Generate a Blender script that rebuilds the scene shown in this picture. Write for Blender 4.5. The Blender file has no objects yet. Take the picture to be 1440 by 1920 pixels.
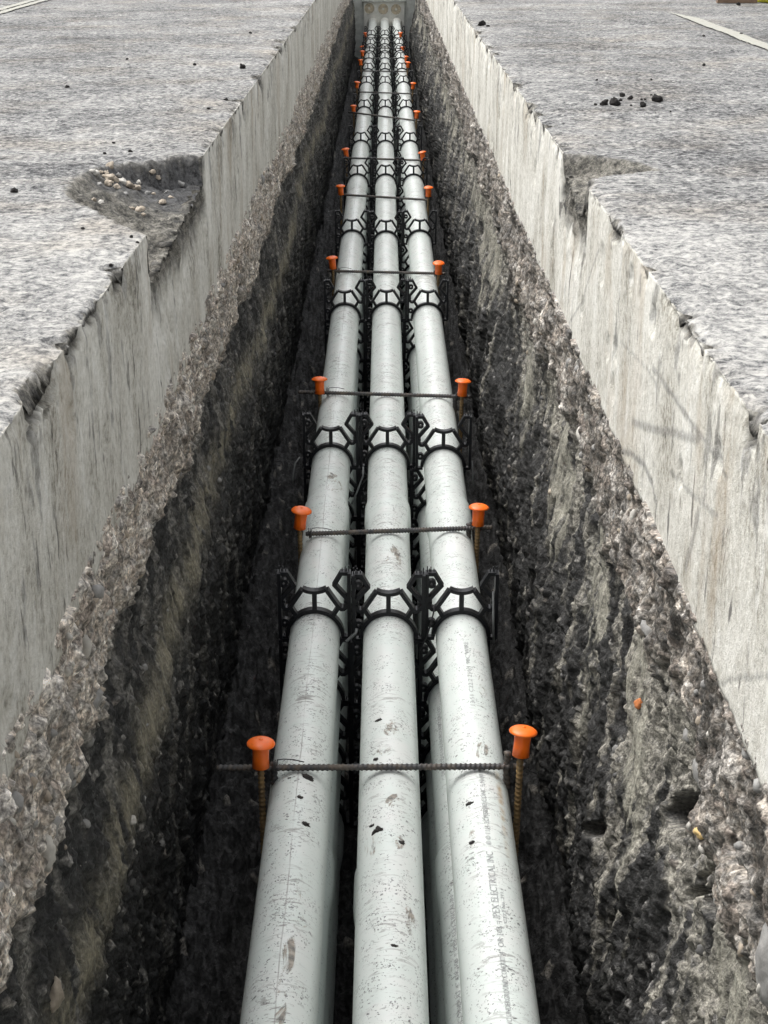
import bpy, math, random
import numpy as np
from mathutils import Vector

scene = bpy.context.scene
COL = scene.collection
R = math.radians

# ------------------------------------------------------------------ camera
HC = 0.517                       # eye height over the road surface (road is z = 0)
F_PX, CX, CY = 2886.0, 719.0, 960.0
PITCH = R(21.55)
cam_d = bpy.data.cameras.new("camera")
cam = bpy.data.objects.new("camera", cam_d)
COL.objects.link(cam)
cam.location = (0.0, 0.0, HC)
cam.rotation_euler = (R(90) - PITCH, 0, 0)
cam_d.sensor_fit = 'VERTICAL'
cam_d.sensor_height = 36.0
cam_d.lens = 36.0 * F_PX / 1920.0
cam_d.clip_start = 0.05
cam_d.clip_end = 600
scene.camera = cam

# ------------------------------------------------------------------ world, sun, exposure
SUN_EL, SUN_AZ = R(58), R(-62)   # azimuth from +Y towards +X: the sun stands ahead on the left
world = bpy.data.worlds.new("World")
scene.world = world
world.use_nodes = True
wn = world.node_tree
wn.nodes.clear()
w_out = wn.nodes.new('ShaderNodeOutputWorld')
w_bg = wn.nodes.new('ShaderNodeBackground')
w_hs = wn.nodes.new('ShaderNodeHueSaturation')
w_sky = wn.nodes.new('ShaderNodeTexSky')
w_sky.sky_type = 'NISHITA'
w_sky.sun_disc = False
w_sky.sun_elevation = SUN_EL
w_sky.sun_rotation = SUN_AZ
w_sky.air_density = 1.0
w_sky.dust_density = 4.0
w_sky.ozone_density = 1.0
w_hs.inputs['Saturation'].default_value = 0.12      # an overcast sky is nearly grey
w_bg.inputs['Strength'].default_value = 0.15
wn.links.new(w_sky.outputs[0], w_hs.inputs['Color'])
wn.links.new(w_hs.outputs[0], w_bg.inputs['Color'])
wn.links.new(w_bg.outputs[0], w_out.inputs['Surface'])
sun_d = bpy.data.lights.new("sun", 'SUN')
sun_d.energy = 1.1
sun_d.angle = R(50)
sun_d.color = (1.0, 0.97, 0.92)
sun = bpy.data.objects.new("sun", sun_d)
COL.objects.link(sun)
sdir = Vector((math.sin(SUN_AZ) * math.cos(SUN_EL), math.cos(SUN_AZ) * math.cos(SUN_EL), math.sin(SUN_EL)))
sun.rotation_euler = sdir.to_track_quat('Z', 'Y').to_euler()
sun.location = (-4, 4, 6)
vs = scene.view_settings
vs.view_transform = 'Standard'
vs.look = 'None'
vs.gamma = 1.0
vs.use_curve_mapping = False
vs.exposure = 1.12
scene.cycles.max_bounces = 6
scene.cycles.diffuse_bounces = 4

# ------------------------------------------------------------------ photo geometry helpers (where a sight line meets a plane of the place)
def ray(px, py):
    rx, up = (px - CX) / F_PX, -(py - CY) / F_PX
    c, s = math.cos(PITCH), math.sin(PITCH)
    return Vector((rx, c + up * s, -s + up * c))
def at_z(px, py, z):
    d = ray(px, py); t = (z - HC) / d.z
    return Vector((d.x * t, d.y * t, z))
def at_x(px, py, x):
    d = ray(px, py); t = x / d.x
    return Vector((x, d.y * t, HC + d.z * t))
def at_y(px, py, y):
    d = ray(px, py); t = y / d.y
    return Vector((d.x * t, y, HC + d.z * t))

# ------------------------------------------------------------------ numpy noise
_rng = np.random.RandomState(7)
_P = _rng.permutation(1024)
_P = np.concatenate([_P, _P, _P]).astype(np.int64)
_GA = _rng.rand(1024) * 2 * np.pi
_GX, _GY = np.cos(_GA), np.sin(_GA)
_RA, _RB, _RC = _rng.rand(1024), _rng.rand(1024), _rng.rand(1024)
def _h(ix, iy, s):
    return _P[(_P[(ix + s * 57) & 1023] + iy) & 1023]
def perlin(x, y, s=0):
    ix = np.floor(x).astype(np.int64); iy = np.floor(y).astype(np.int64)
    fx = x - ix; fy = y - iy
    u = fx * fx * fx * (fx * (fx * 6 - 15) + 10); v = fy * fy * fy * (fy * (fy * 6 - 15) + 10)
    def g(dx, dy):
        h = _h(ix + dx, iy + dy, s)
        return _GX[h] * (fx - dx) + _GY[h] * (fy - dy)
    a = g(0, 0); b = g(1, 0); c = g(0, 1); d = g(1, 1)
    a = a + u * (b - a); c = c + u * (d - c)
    return (a + v * (c - a)) * 1.5
def fbm(x, y, o=4, s=0, gain=0.5):
    r = 0; a = 1.0; t = 0
    for k in range(o):
        r = r + a * perlin(x * 2 ** k, y * 2 ** k, s + k); t += a; a *= gain
    return r / t
def worley(x, y, s=0):
    """distance to the nearest scattered point and two random numbers of that point"""
    ix = np.floor(x).astype(np.int64); iy = np.floor(y).astype(np.int64)
    best = np.full(x.shape, 9.0); ra = np.zeros(x.shape); rb = np.zeros(x.shape)
    for dx in (-1, 0, 1):
        for dy in (-1, 0, 1):
            h = _h(ix + dx, iy + dy, s)
            d = np.hypot(ix + dx + _RA[h] - x, iy + dy + _RB[h] - y)
            m = d < best
            best = np.where(m, d, best); ra = np.where(m, _RC[h], ra); rb = np.where(m, _RA[(h + 311) & 1023], rb)
    return best, ra, rb
def sstep(a, b, x):
    t = np.clip((x - a) / (b - a), 0, 1)
    return t * t * (3 - 2 * t)
def domes(x, y, scale, s, keep=0.7):
    """rounded stones: height 0..1 and their random numbers"""
    d, ra, rb = worley(x * scale, y * scale, s)
    rad = 0.30 + 0.28 * rb
    hgt = np.sqrt(np.clip(1 - (d / rad) ** 2, 0, 1))
    return hgt * (ra < keep), ra / keep, rb
def seg_dist(px, py, pts):
    best = np.full(px.shape, 9.0)
    for (ax, ay), (bx, by) in zip(pts[:-1], pts[1:]):
        vx, vy = bx - ax, by - ay
        t = np.clip(((px - ax) * vx + (py - ay) * vy) / (vx * vx + vy * vy + 1e-12), 0, 1)
        best = np.minimum(best, np.hypot(px - ax - t * vx, py - ay - t * vy))
    return best
def poly_sd(px, py, pts):
    """signed distance to a polygon, positive inside"""
    d = seg_dist(px, py, pts + pts[:1])
    ins = np.zeros(px.shape, bool)
    for (ax, ay), (bx, by) in zip(pts, pts[1:] + pts[:1]):
        c = ((ay > py) != (by > py)) & (px < (bx - ax) * (py - ay) / (by - ay + 1e-12) + ax)
        ins ^= c
    return np.where(ins, d, -d)

# ------------------------------------------------------------------ object helpers
def link(name, me, mat=None, parent=None, loc=None):
    o = bpy.data.objects.new(name, me)
    COL.objects.link(o)
    if mat and me is not None and not me.materials:
        me.materials.append(mat)
    if parent: o.parent = parent
    if loc is not None: o.location = loc
    return o
def tag(o, label=None, cat=None, group=None, kind=None):
    if label: o["label"] = label
    if cat: o["category"] = cat
    if group: o["group"] = group
    if kind: o["kind"] = kind
    return o
def empty(name, loc, label, cat, group=None):
    o = link(name, None, loc=loc)
    o.empty_display_size = 0.05
    return tag(o, label, cat, group)
def mesh_py(name, verts, faces, smooth=True):
    me = bpy.data.meshes.new(name)
    me.from_pydata([tuple(v) for v in verts], [], faces)
    me.update()
    if smooth:
        me.polygons.foreach_set('use_smooth', [True] * len(me.polygons))
    return me
def grid_mesh(name, V, flip=False, attrs=None, skip=None):
    """V: (rows, cols, 3) array"""
    r, c = V.shape[:2]
    me = bpy.data.meshes.new(name)
    idx = np.arange(r * c).reshape(r, c)
    q = np.stack([idx[:-1, :-1], idx[:-1, 1:], idx[1:, 1:], idx[1:, :-1]], -1).reshape(-1, 4)
    if skip is not None: q = q[~skip.reshape(-1)]
    if flip: q = q[:, ::-1]
    n = len(q)
    me.vertices.add(r * c); me.loops.add(n * 4); me.polygons.add(n)
    me.vertices.foreach_set('co', V.reshape(-1).astype(np.float32))
    me.loops.foreach_set('vertex_index', q.reshape(-1).astype(np.int32))
    me.polygons.foreach_set('loop_start', (np.arange(n) * 4).astype(np.int32))
    me.polygons.foreach_set('use_smooth', np.ones(n, bool))
    me.update(calc_edges=True)
    for k, a in (attrs or {}).items():
        if a.ndim == 3:
            at = me.color_attributes.new(k, 'FLOAT_COLOR', 'POINT')
            b = np.ones((r * c, 4), np.float32); b[:, :3] = a.reshape(-1, 3)
            at.data.foreach_set('color', b.reshape(-1))
        else:
            at = me.attributes.new(k, 'FLOAT', 'POINT')
            at.data.foreach_set('value', a.reshape(-1).astype(np.float32))
    return me
class Geo:
    def __init__(s): s.v = []; s.f = []
    def box(s, c, d):
        n = len(s.v); x, y, z = c; a, b, e = d[0] / 2, d[1] / 2, d[2] / 2
        s.v += [(x + i * a, y + j * b, z + k * e) for k in (-1, 1) for j in (-1, 1) for i in (-1, 1)]
        s.f += [tuple(n + i for i in q) for q in ((0, 2, 3, 1), (4, 5, 7, 6), (0, 1, 5, 4), (2, 6, 7, 3), (0, 4, 6, 2), (1, 3, 7, 5))]
        return s
    def tube(s, pts, r, seg=8, cap=True):
        n0 = len(s.v); pts = [Vector(p) for p in pts]
        rr = r if isinstance(r, (list, tuple)) else [r] * len(pts)
        ref = None
        for i, p in enumerate(pts):
            t = (pts[min(i + 1, len(pts) - 1)] - pts[max(i - 1, 0)]).normalized()
            if ref is None:
                ref = t.orthogonal().normalized()
            ref = (ref - t * ref.dot(t)).normalized()
            b = t.cross(ref)
            for k in range(seg):
                a = 2 * math.pi * k / seg
                s.v.append(tuple(p + (ref * math.cos(a) + b * math.sin(a)) * rr[i]))
        for i in range(len(pts) - 1):
            for k in range(seg):
                a, b2 = n0 + i * seg + k, n0 + i * seg + (k + 1) % seg
                s.f.append((a, b2, b2 + seg, a + seg))
        if cap:
            s.f.append(tuple(n0 + k for k in reversed(range(seg))))
            m = n0 + (len(pts) - 1) * seg
            s.f.append(tuple(m + k for k in range(seg)))
        return s
    def lathe(s, prof, seg=20, tilt=None):
        n0 = len(s.v)
        for (r, z) in prof:
            for k in range(seg):
                a = 2 * math.pi * k / seg
                s.v.append((r * math.cos(a), r * math.sin(a), z))
        for i in range(len(prof) - 1):
            for k in range(seg):
                a, b = n0 + i * seg + k, n0 + i * seg + (k + 1) % seg
                s.f.append((a, b, b + seg, a + seg))
        return s
    def strip(s, pts, t, y0, y1, closed=False):
        """a flat bar of thickness t following pts in the XZ plane, pulled from y0 to y1"""
        n = len(pts); P = [Vector((p[0], p[1])) for p in pts]; n0 = len(s.v)
        for i in range(n):
            if closed: a, b, c = P[i - 1], P[i], P[(i + 1) % n]
            else: a, b, c = P[max(i - 1, 0)], P[i], P[min(i + 1, n - 1)]
            d1 = (b - a).normalized() if (b - a).length > 1e-9 else (c - b).normalized()
            d2 = (c - b).normalized() if (c - b).length > 1e-9 else d1
            n1 = Vector((-d1.y, d1.x)); n2 = Vector((-d2.y, d2.x))
            m = (n1 + n2).normalized(); m = m / max(0.5, m.dot(n1))
            for sg in (1, -1):
                q = b + m * (sg * t / 2)
                s.v.append((q.x, y0, q.y)); s.v.append((q.x, y1, q.y))
        rng = range(n) if closed else range(n - 1)
        for i in rng:
            a = n0 + 4 * i; b = n0 + 4 * ((i + 1) % n)
            s.f += [(a, b, b + 1, a + 1), (a + 2, a + 3, b + 3, b + 2), (a, a + 2, b + 2, b), (a + 1, b + 1, b + 3, a + 3)]
        if not closed:
            a = n0; b = n0 + 4 * (n - 1)
            s.f += [(a, a + 1, a + 3, a + 2), (b, b + 2, b + 3, b + 1)]
        return s
    def mesh(s, name, smooth=False):
        return mesh_py(name, s.v, s.f, smooth)
def rock_mesh(name, seed, sx, sy, sz, sub=2, rough=0.22, lump=0.0):
    import bmesh
    bm = bmesh.new()
    bmesh.ops.create_icosphere(bm, subdivisions=sub, radius=1.0)
    rnd = random.Random(seed)
    ax = [(Vector((rnd.gauss(0, 1), rnd.gauss(0, 1), rnd.gauss(0, 1))).normalized(), rnd.uniform(0.55, 0.9)) for _ in range(7)]
    for v in bm.verts:
        d = v.co.normalized(); k = 1.0
        for a, lim in ax:                       # flat broken facets
            q = d.dot(a)
            if q > lim: k = min(k, lim / q)
        if lump: k *= 1 + lump * (float(fbm(np.array([d.x * 1.6 + seed * 3.1]), np.array([d.y * 1.6 + d.z * 1.1]), 4, seed % 90)[0]))
        k *= 1 + rough * 0.4 * (rnd.random() - 0.5)
        v.co = Vector((d.x * sx, d.y * sy, d.z * sz)) * k
    me = bpy.data.meshes.new(name)
    bm.to_mesh(me); bm.free()
    me.polygons.foreach_set('use_smooth', [True] * len(me.polygons))
    return me

# ------------------------------------------------------------------ materials
class NT:
    def __init__(s, name):
        s.m = bpy.data.materials.new(name); s.m.use_nodes = True
        s.t = s.m.node_tree; s.t.nodes.clear()
        s.out = s.t.nodes.new('ShaderNodeOutputMaterial')
        s.b = s.t.nodes.new('ShaderNodeBsdfPrincipled')
        s.t.links.new(s.b.outputs[0], s.out.inputs[0])
        s.geo = s.t.nodes.new('ShaderNodeNewGeometry')
        s.pos = s.geo.outputs['Position']
    def put(s, sock, v):
        if isinstance(v, bpy.types.NodeSocket): s.t.links.new(v, sock)
        elif v is not None:
            if hasattr(sock.default_value, '__len__') and len(sock.default_value) == 4 and len(v) == 3: v = (*v, 1)
            sock.default_value = v
    def mapping(s, vec, scale=(1, 1, 1), loc=(0, 0, 0), rot=(0, 0, 0)):
        n = s.t.nodes.new('ShaderNodeMapping')
        s.put(n.inputs['Vector'], vec); n.inputs['Scale'].default_value = scale
        n.inputs['Location'].default_value = loc; n.inputs['Rotation'].default_value = rot
        return n.outputs[0]
    def noise(s, scale, detail=4, rough=0.55, vec=None, dist=0.0):
        n = s.t.nodes.new('ShaderNodeTexNoise')
        s.put(n.inputs['Vector'], vec or s.pos)
        n.inputs['Scale'].default_value = scale; n.inputs['Detail'].default_value = detail
        n.inputs['Roughness'].default_value = rough; n.inputs['Distortion'].default_value = dist
        return n.outputs[0]
    def voro(s, scale, vec=None, out='Distance', rnd=1.0):
        n = s.t.nodes.new('ShaderNodeTexVoronoi')
        s.put(n.inputs['Vector'], vec or s.pos); n.inputs['Scale'].default_value = scale
        n.inputs['Randomness'].default_value = rnd
        return n.outputs[out]
    def warp(s, vec, scale, amt):
        t = s.t.nodes.new('ShaderNodeTexNoise'); s.put(t.inputs['Vector'], s.pos)
        t.inputs['Scale'].default_value = scale; t.inputs['Detail'].default_value = 3
        m = s.t.nodes.new('ShaderNodeVectorMath'); m.operation = 'MULTIPLY_ADD'
        s.put(m.inputs[0], t.outputs['Color']); m.inputs[1].default_value = (amt,) * 3; s.put(m.inputs[2], vec)
        return m.outputs[0]
    def math(s, op, a, b=None, c=None, clamp=False):
        n = s.t.nodes.new('ShaderNodeMath'); n.operation = op; n.use_clamp = clamp
        s.put(n.inputs[0], a); s.put(n.inputs[1], b)
        if c is not None: s.put(n.inputs[2], c)
        return n.outputs[0]
    def rng(s, v, a, b, c=0.0, d=1.0, smooth=False):
        n = s.t.nodes.new('ShaderNodeMapRange'); n.clamp = True
        if smooth: n.interpolation_type = 'SMOOTHSTEP'
        s.put(n.inputs[0], v)
        for i, q in enumerate((a, b, c, d)): n.inputs[i + 1].default_value = q
        return n.outputs[0]
    def ramp(s, v, stops):
        n = s.t.nodes.new('ShaderNodeValToRGB'); s.put(n.inputs[0], v)
        e = n.color_ramp.elements
        while len(e) < len(stops): e.new(0.5)
        for el, (p, c) in zip(e, stops): el.position = p; el.color = (*c, 1)
        return n.outputs[0]
    def mix(s, f, a, b, mode='MIX'):
        n = s.t.nodes.new('ShaderNodeMix'); n.data_type = 'RGBA'; n.blend_type = mode
        s.put(n.inputs['Factor'], f); s.put(n.inputs[6], a); s.put(n.inputs[7], b)
        return n.outputs[2]
    def attr(s, name, out='Fac'):
        n = s.t.nodes.new('ShaderNodeAttribute'); n.attribute_name = name
        return n.outputs[out]
    def sep(s, v):
        n = s.t.nodes.new('ShaderNodeSeparateXYZ'); s.put(n.inputs[0], v)
        return n.outputs
    def bump(s, h, strength, dist):
        n = s.t.nodes.new('ShaderNodeBump')
        n.inputs['Strength'].default_value = strength; n.inputs['Distance'].default_value = dist
        s.put(n.inputs['Height'], h)
        s.t.links.new(n.outputs[0], s.b.inputs['Normal'])
    def done(s, col=None, rough=None, metal=None, spec=None):
        s.put(s.b.inputs['Base Color'], col); s.put(s.b.inputs['Roughness'], rough)
        if metal is not None: s.put(s.b.inputs['Metallic'], metal)
        if spec is not None: s.put(s.b.inputs['Specular IOR Level'], spec)
        return s.m

def mat_pavement():
    n = NT("worn_pavement")
    P = n.pos
    # worn, dusty road surface
    a = n.noise(64, 6, 0.80, None, 0.3); b = n.noise(17, 4, 0.7); c = n.noise(2.2, 3, 0.5)
    v = n.math('ADD', a, n.math('MULTIPLY', n.math('SUBTRACT', b, 0.5), 0.38))
    v = n.math('ADD', v, n.math('MULTIPLY', n.math('SUBTRACT', c, 0.5), 0.22))
    v = n.math('ADD', v, n.math('ADD', n.math('MULTIPLY', n.attr('dust'), 0.055), 0.018))
    top = n.ramp(v, [(0.36, (0.018, 0.018, 0.019)), (0.44, (0.065, 0.065, 0.067)), (0.51, (0.150, 0.150, 0.149)), (0.59, (0.275, 0.272, 0.262)), (0.70, (0.44, 0.43, 0.405))])
    warm = n.rng(n.noise(3.1, 3, 0.6), 0.48, 0.68)
    top = n.mix(n.math('MULTIPLY', warm, 0.5), top, (0.86, 0.76, 0.64), 'MULTIPLY')
    # sawn face with upright saw streaks
    vf = n.mapping(P, (1, 1, 0.20), rot=(0.05, 0, 0)); wide = n.mapping(P, (1, 1, 0.6), rot=(0.12, 0, 0))
    s1 = n.noise(44, 6, 0.75, vf); s2 = n.noise(130, 3, 0.6, vf); s3 = n.noise(5.5, 5, 0.62, wide); s4 = n.noise(70, 5, 0.75)
    amt = n.rng(n.noise(3.0, 3, 0.6), 0.35, 0.65, 0.35, 1.0)
    f = n.math('MULTIPLY', n.math('ADD', n.math('MULTIPLY', n.math('SUBTRACT', s1, 0.5), 0.30), n.math('MULTIPLY', n.math('SUBTRACT', s2, 0.5), 0.16)), amt)
    f = n.math('ADD', f, n.math('ADD', n.math('MULTIPLY', n.math('SUBTRACT', s3, 0.5), 0.75), n.math('MULTIPLY', n.math('SUBTRACT', s4, 0.5), 0.60)))
    f = n.math('ADD', f, 0.5)
    face = n.ramp(f, [(0.26, (0.075, 0.068, 0.060)), (0.345, (0.28, 0.265, 0.225)), (0.44, (0.445, 0.430, 0.382)), (0.55, (0.55, 0.538, 0.49)), (0.70, (0.66, 0.65, 0.605))])
    dash = n.math('MULTIPLY', n.rng(n.noise(30, 5, 0.65, n.mapping(P, (1, 1, 0.22), (4, 2, 1), (0.08, 0, 0)), 0.3), 0.60, 0.65), n.rng(n.noise(3.3, 3, 0.6), 0.42, 0.6))
    slur = n.math('MULTIPLY', n.rng(n.noise(16, 5, 0.7, n.mapping(P, (1, 1, 0.4), (1, 7, 2), (0.5, 0, 0)), 0.8), 0.55, 0.66), 0.6)
    face = n.mix(slur, face, (0.66, 0.655, 0.62))
    face = n.mix(n.math('MULTIPLY', dash, 0.8), face, (0.075, 0.07, 0.066))
    agg = n.rng(n.voro(75), 0.05, 0.45, 0.85, 1.05)
    face = n.mix(1.0, face, agg, 'MULTIPLY')
    brown = n.rng(n.noise(6, 4, 0.65, n.mapping(P, (1, 1, 0.3))), 0.55, 0.70)
    face = n.mix(n.math('MULTIPLY', brown, 0.55), face, (0.30, 0.235, 0.16))
    # broken concrete
    bn = n.math('ADD', n.math('MULTIPLY', n.noise(62, 7, 0.85), 0.8), n.math('MULTIPLY', n.noise(12, 3), 0.2))
    br = n.ramp(bn, [(0.38, (0.014, 0.014, 0.014)), (0.46, (0.075, 0.072, 0.065)), (0.53, (0.18, 0.17, 0.145)), (0.62, (0.38, 0.36, 0.32))])
    br = n.mix(n.rng(n.voro(60, out='Distance'), 0.12, 0.3, 0.5, 0.0), br, (0.26, 0.245, 0.215))
    col = n.mix(n.attr('face'), top, face)
    col = n.mix(n.attr('broken'), col, br)
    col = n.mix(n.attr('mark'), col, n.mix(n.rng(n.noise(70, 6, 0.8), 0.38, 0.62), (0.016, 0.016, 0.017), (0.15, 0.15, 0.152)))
    h = n.math('ADD', n.math('MULTIPLY', a, 0.7), n.math('MULTIPLY', n.noise(260, 3, 0.6), 0.3))
    h = n.math('ADD', h, n.math('MULTIPLY', n.math('MULTIPLY', bn, n.attr('broken')), 2.0))
    n.bump(h, 0.8, 0.007)
    return n.done(col, 0.92, spec=0.25)
def mat_bank():
    n = NT("dug_earth")
    c = n.attr('tint', 'Color')
    a = n.noise(105, 3, 0.6); b = n.noise(260, 2, 0.5); g = n.noise(24, 5, 0.68, n.mapping(n.pos, (1, 1, 0.5)))
    k = n.math('MULTIPLY', n.rng(a, 0.32, 0.68, 0.28, 1.8), n.rng(g, 0.3, 0.7, 0.5, 1.5))
    k = n.math('MULTIPLY', k, n.rng(n.noise(230, 2, 0.5), 0.3, 0.7, 0.6, 1.4))
    k = n.math('ADD', n.math('MULTIPLY', k, n.math('SUBTRACT', 1.0, n.math('MULTIPLY', n.attr('clay'), 0.6))), n.math('MULTIPLY', n.attr('clay'), 0.55))
    col = n.mix(1.0, c, k, 'MULTIPLY')
    peb = n.voro(135, out='Color')
    peb = n.ramp(n.sep(peb)[0], [(0.1, (0.62, 0.60, 0.58)), (0.5, (1.0, 0.95, 0.9)), (0.95, (1.35, 1.30, 1.25))])
    col = n.mix(n.math('MULTIPLY', n.attr('stony'), 0.75), col, n.mix(1.0, col, peb, 'MULTIPLY'))
    # tiny pale grit
    grit = n.math('MULTIPLY', n.rng(n.voro(120), 0.10, 0.18, 1, 0), n.rng(n.noise(45, 3), 0.58, 0.64))
    col = n.mix(n.math('MULTIPLY', grit, 0.6), col, (0.34, 0.32, 0.29))
    h = n.math('ADD', n.math('MULTIPLY', a, 0.75), n.math('MULTIPLY', b, 0.25))
    n.bump(h, n_strength, 0.010)
    return n.done(col, n.rng(n.noise(60, 4), 0.38, 0.62, 0.42, 0.92), spec=0.5)
n_strength = 0.7
RP, SP, ZTOP = 0.0572, 0.165, -1.033        # pipe radius, spacing, level of the top row's axis
XC = (-0.157, 0.010, 0.175)
XLOW = ((0, 0, 0, 0), (0, -0.004, -0.006, -0.008), (0, -0.016, -0.021, -0.026))   # the lower rows are not quite plumb under the top row
SMEARS = []
for _x, _y, _rx, _ry in ((700, 1575, .022, .05), (748, 1575, .012, .035), (768, 1720, .014, .05), (540, 1790, .014, .06), (525, 1880, .014, .07), (885, 1570, .010, .04), (735, 1500, .02, .03), (720, 1405, .02, .03), (735, 1370, .02, .05), (900, 1405, .03, .05), (560, 1660, .008, .07), (905, 1285, .016, .08), (625, 905, .03, .12), (735, 1045, .03, .1)):
    _p = at_z(_x, _y, ZTOP + RP)
    SMEARS.append((_p.x, _p.y, _rx, _ry))
def mat_pvc():
    n = NT("grey_conduit_plastic")
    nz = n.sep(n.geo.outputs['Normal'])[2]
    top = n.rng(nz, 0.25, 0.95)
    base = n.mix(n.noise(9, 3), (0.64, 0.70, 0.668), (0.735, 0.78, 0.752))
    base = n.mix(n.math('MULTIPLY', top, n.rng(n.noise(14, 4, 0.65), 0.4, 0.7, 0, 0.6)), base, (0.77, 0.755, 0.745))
    # fine dark spots
    zone = n.rng(n.noise(3.2, 4, 0.65), 0.43, 0.62)
    v1 = n.voro(210, n.warp(n.mapping(n.pos, (1, 0.7, 1)), 160, 0.012)); m1 = n.rng(n.noise(24, 3, 0.6), 0.37, 0.60, 0.02, 0.33)
    v2 = n.voro(95, n.warp(n.mapping(n.pos, (0.8, 1.25, 1), (3, 1, 2)), 90, 0.022)); m2 = n.rng(n.noise(13, 4, 0.65), 0.40, 0.64, 0.02, 0.30)
    spot = n.math('MAXIMUM', n.math('LESS_THAN', v1, m1), n.math('LESS_THAN', v2, m2))
    spot = n.math('MULTIPLY', spot, n.rng(nz, -0.1, 0.8, 0.12, 1.0))
    # short scuffs lying across the pipe
    sc = n.noise(42, 5, 0.72, n.mapping(n.pos, (0.55, 1.7, 0.55)), 1.4)
    scuff = n.math('MULTIPLY', n.math('MULTIPLY', n.rng(sc, 0.545, 0.60), zone), n.rng(nz, 0.45, 0.97))
    # dried mud smears
    mud = n.noise(19, 6, 0.74, n.mapping(n.pos, (1.0, 0.40, 1.0)), 1.8)
    where = n.math('MULTIPLY', n.rng(n.noise(2.3, 2), 0.46, 0.60), 0.55)
    for (cx, cy, rx, ry) in SMEARS:
        xy = n.sep(n.pos)
        q = n.math('ADD', n.math('POWER', n.math('DIVIDE', n.math('SUBTRACT', xy[0], cx), rx), 2.0), n.math('POWER', n.math('DIVIDE', n.math('SUBTRACT', xy[1], cy), ry), 2.0))
        where = n.math('MAXIMUM', where, n.rng(q, 0.3, 1.1, 1.35, 0.0))
    thr = n.math('SUBTRACT', 0.72, n.math('MULTIPLY', where, 0.17))
    mud = n.math('MULTIPLY', n.rng(n.math('SUBTRACT', mud, thr), 0.0, 0.07), n.rng(nz, 0.2, 0.7))
    xy = n.sep(n.pos)
    seam = n.math('LESS_THAN', n.math('ABSOLUTE', n.math('ADD', n.math('SUBTRACT', xy[0], XC[0] - 0.001), n.math('MULTIPLY', n.math('SUBTRACT', n.noise(6, 2), 0.5), 0.006))), 0.0011)
    seam = n.math('MULTIPLY', n.math('MULTIPLY', seam, top), n.rng(n.noise(11, 3), 0.38, 0.6, 0.1, 0.6))
    rustx = n.math('ABSOLUTE', n.math('SUBTRACT', xy[0], XC[2] + 0.036))
    rust = n.math('MULTIPLY', n.rng(rustx, 0.001, 0.007, 1, 0), n.math('MULTIPLY', n.rng(xy[1], 2.15, 2.4), n.rng(xy[1], 2.47, 2.50, 1, 0)))
    rust = n.math('MULTIPLY', rust, n.rng(n.noise(60, 4), 0.35, 0.6))
    col = n.mix(n.math('MULTIPLY', spot, n.rng(n.noise(120, 2), 0.35, 0.65, 0.35, 0.9)), base, (0.075, 0.075, 0.08))
    col = n.mix(n.math('MULTIPLY', scuff, 0.78), col, (0.16, 0.145, 0.14))
    mc = n.ramp(n.noise(85, 4), [(0.35, (0.075, 0.066, 0.058)), (0.65, (0.40, 0.34, 0.28))])
    col = n.mix(n.math('MULTIPLY', mud, 0.85), col, mc)
    col = n.mix(seam, col, (0.22, 0.20, 0.19))
    col = n.mix(n.math('MULTIPLY', rust, 0.7), col, (0.42, 0.27, 0.10))
    rough = n.math('ADD', n.rng(n.noise(40, 3), 0.3, 0.7, 0.30, 0.42), n.math('MULTIPLY', n.math('MAXIMUM', mud, scuff), 0.4))
    n.bump(n.math('ADD', n.math('MULTIPLY', mud, 1.0), n.math('MULTIPLY', n.noise(120, 3), 0.15)), 0.35, 0.002)
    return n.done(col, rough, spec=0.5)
def simple(name, col, rough=0.5, var=0.25, scale=60, bump=0.0, metal=0.0, spec=0.5, dist=0.003):
    n = NT(name)
    f = n.noise(scale, 4, 0.6)
    c = n.mix(n.rng(f, 0.3, 0.7), tuple(x * (1 - var) for x in col), tuple(min(1, x * (1 + var)) for x in col))
    if bump: n.bump(n.noise(scale * 2.5, 4, 0.6), bump, dist)
    return n.done(c, rough, metal, spec)
def mat_rebar(name, dark, rust, amt):
    n = NT(name)
    f = n.rng(n.noise(45, 5, 0.7), 0.5 - amt, 0.85 - amt)
    n.bump(n.noise(300, 3), 0.3, 0.001)
    return n.done(n.mix(f, dark, rust), 0.62, n.math('MULTIPLY', n.math('SUBTRACT', 1.0, f), 0.6), 0.4)
def mat_cap():
    n = NT("orange_plastic")
    c = n.mix(n.rng(n.noise(30, 3), 0.35, 0.7), (0.98, 0.145, 0.004), (1.0, 0.185, 0.007))
    d = n.math('MULTIPLY', n.rng(n.noise(70, 5, 0.7), 0.60, 0.70), n.rng(n.sep(n.geo.outputs['Normal'])[2], 0.3, 0.9, 0.1, 0.7))
    c = n.mix(d, c, (0.20, 0.07, 0.03))
    oi = n.t.nodes.new('ShaderNodeObjectInfo')
    c = n.mix(n.math('MULTIPLY', oi.outputs['Random'], 0.06), c, (0.85, 0.27, 0.09))
    dust = n.math('MULTIPLY', n.rng(n.noise(55, 5, 0.7), 0.46, 0.66), n.math('MULTIPLY', oi.outputs['Random'], 0.14))
    c = n.mix(dust, c, (0.42, 0.30, 0.20))
    return n.done(c, 0.38, spec=0.5)
def mat_paint():
    n = NT("worn_road_paint")
    w = n.rng(n.noise(70, 5, 0.75), 0.56, 0.66)
    c = n.mix(n.noise(30, 3), (0.26, 0.256, 0.222), (0.35, 0.345, 0.305))
    c = n.mix(n.math('MULTIPLY', w, 0.8), c, (0.15, 0.148, 0.14))
    n.bump(n.noise(120, 4), 0.6, 0.004)
    return n.done(c, 0.85, spec=0.3)

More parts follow.
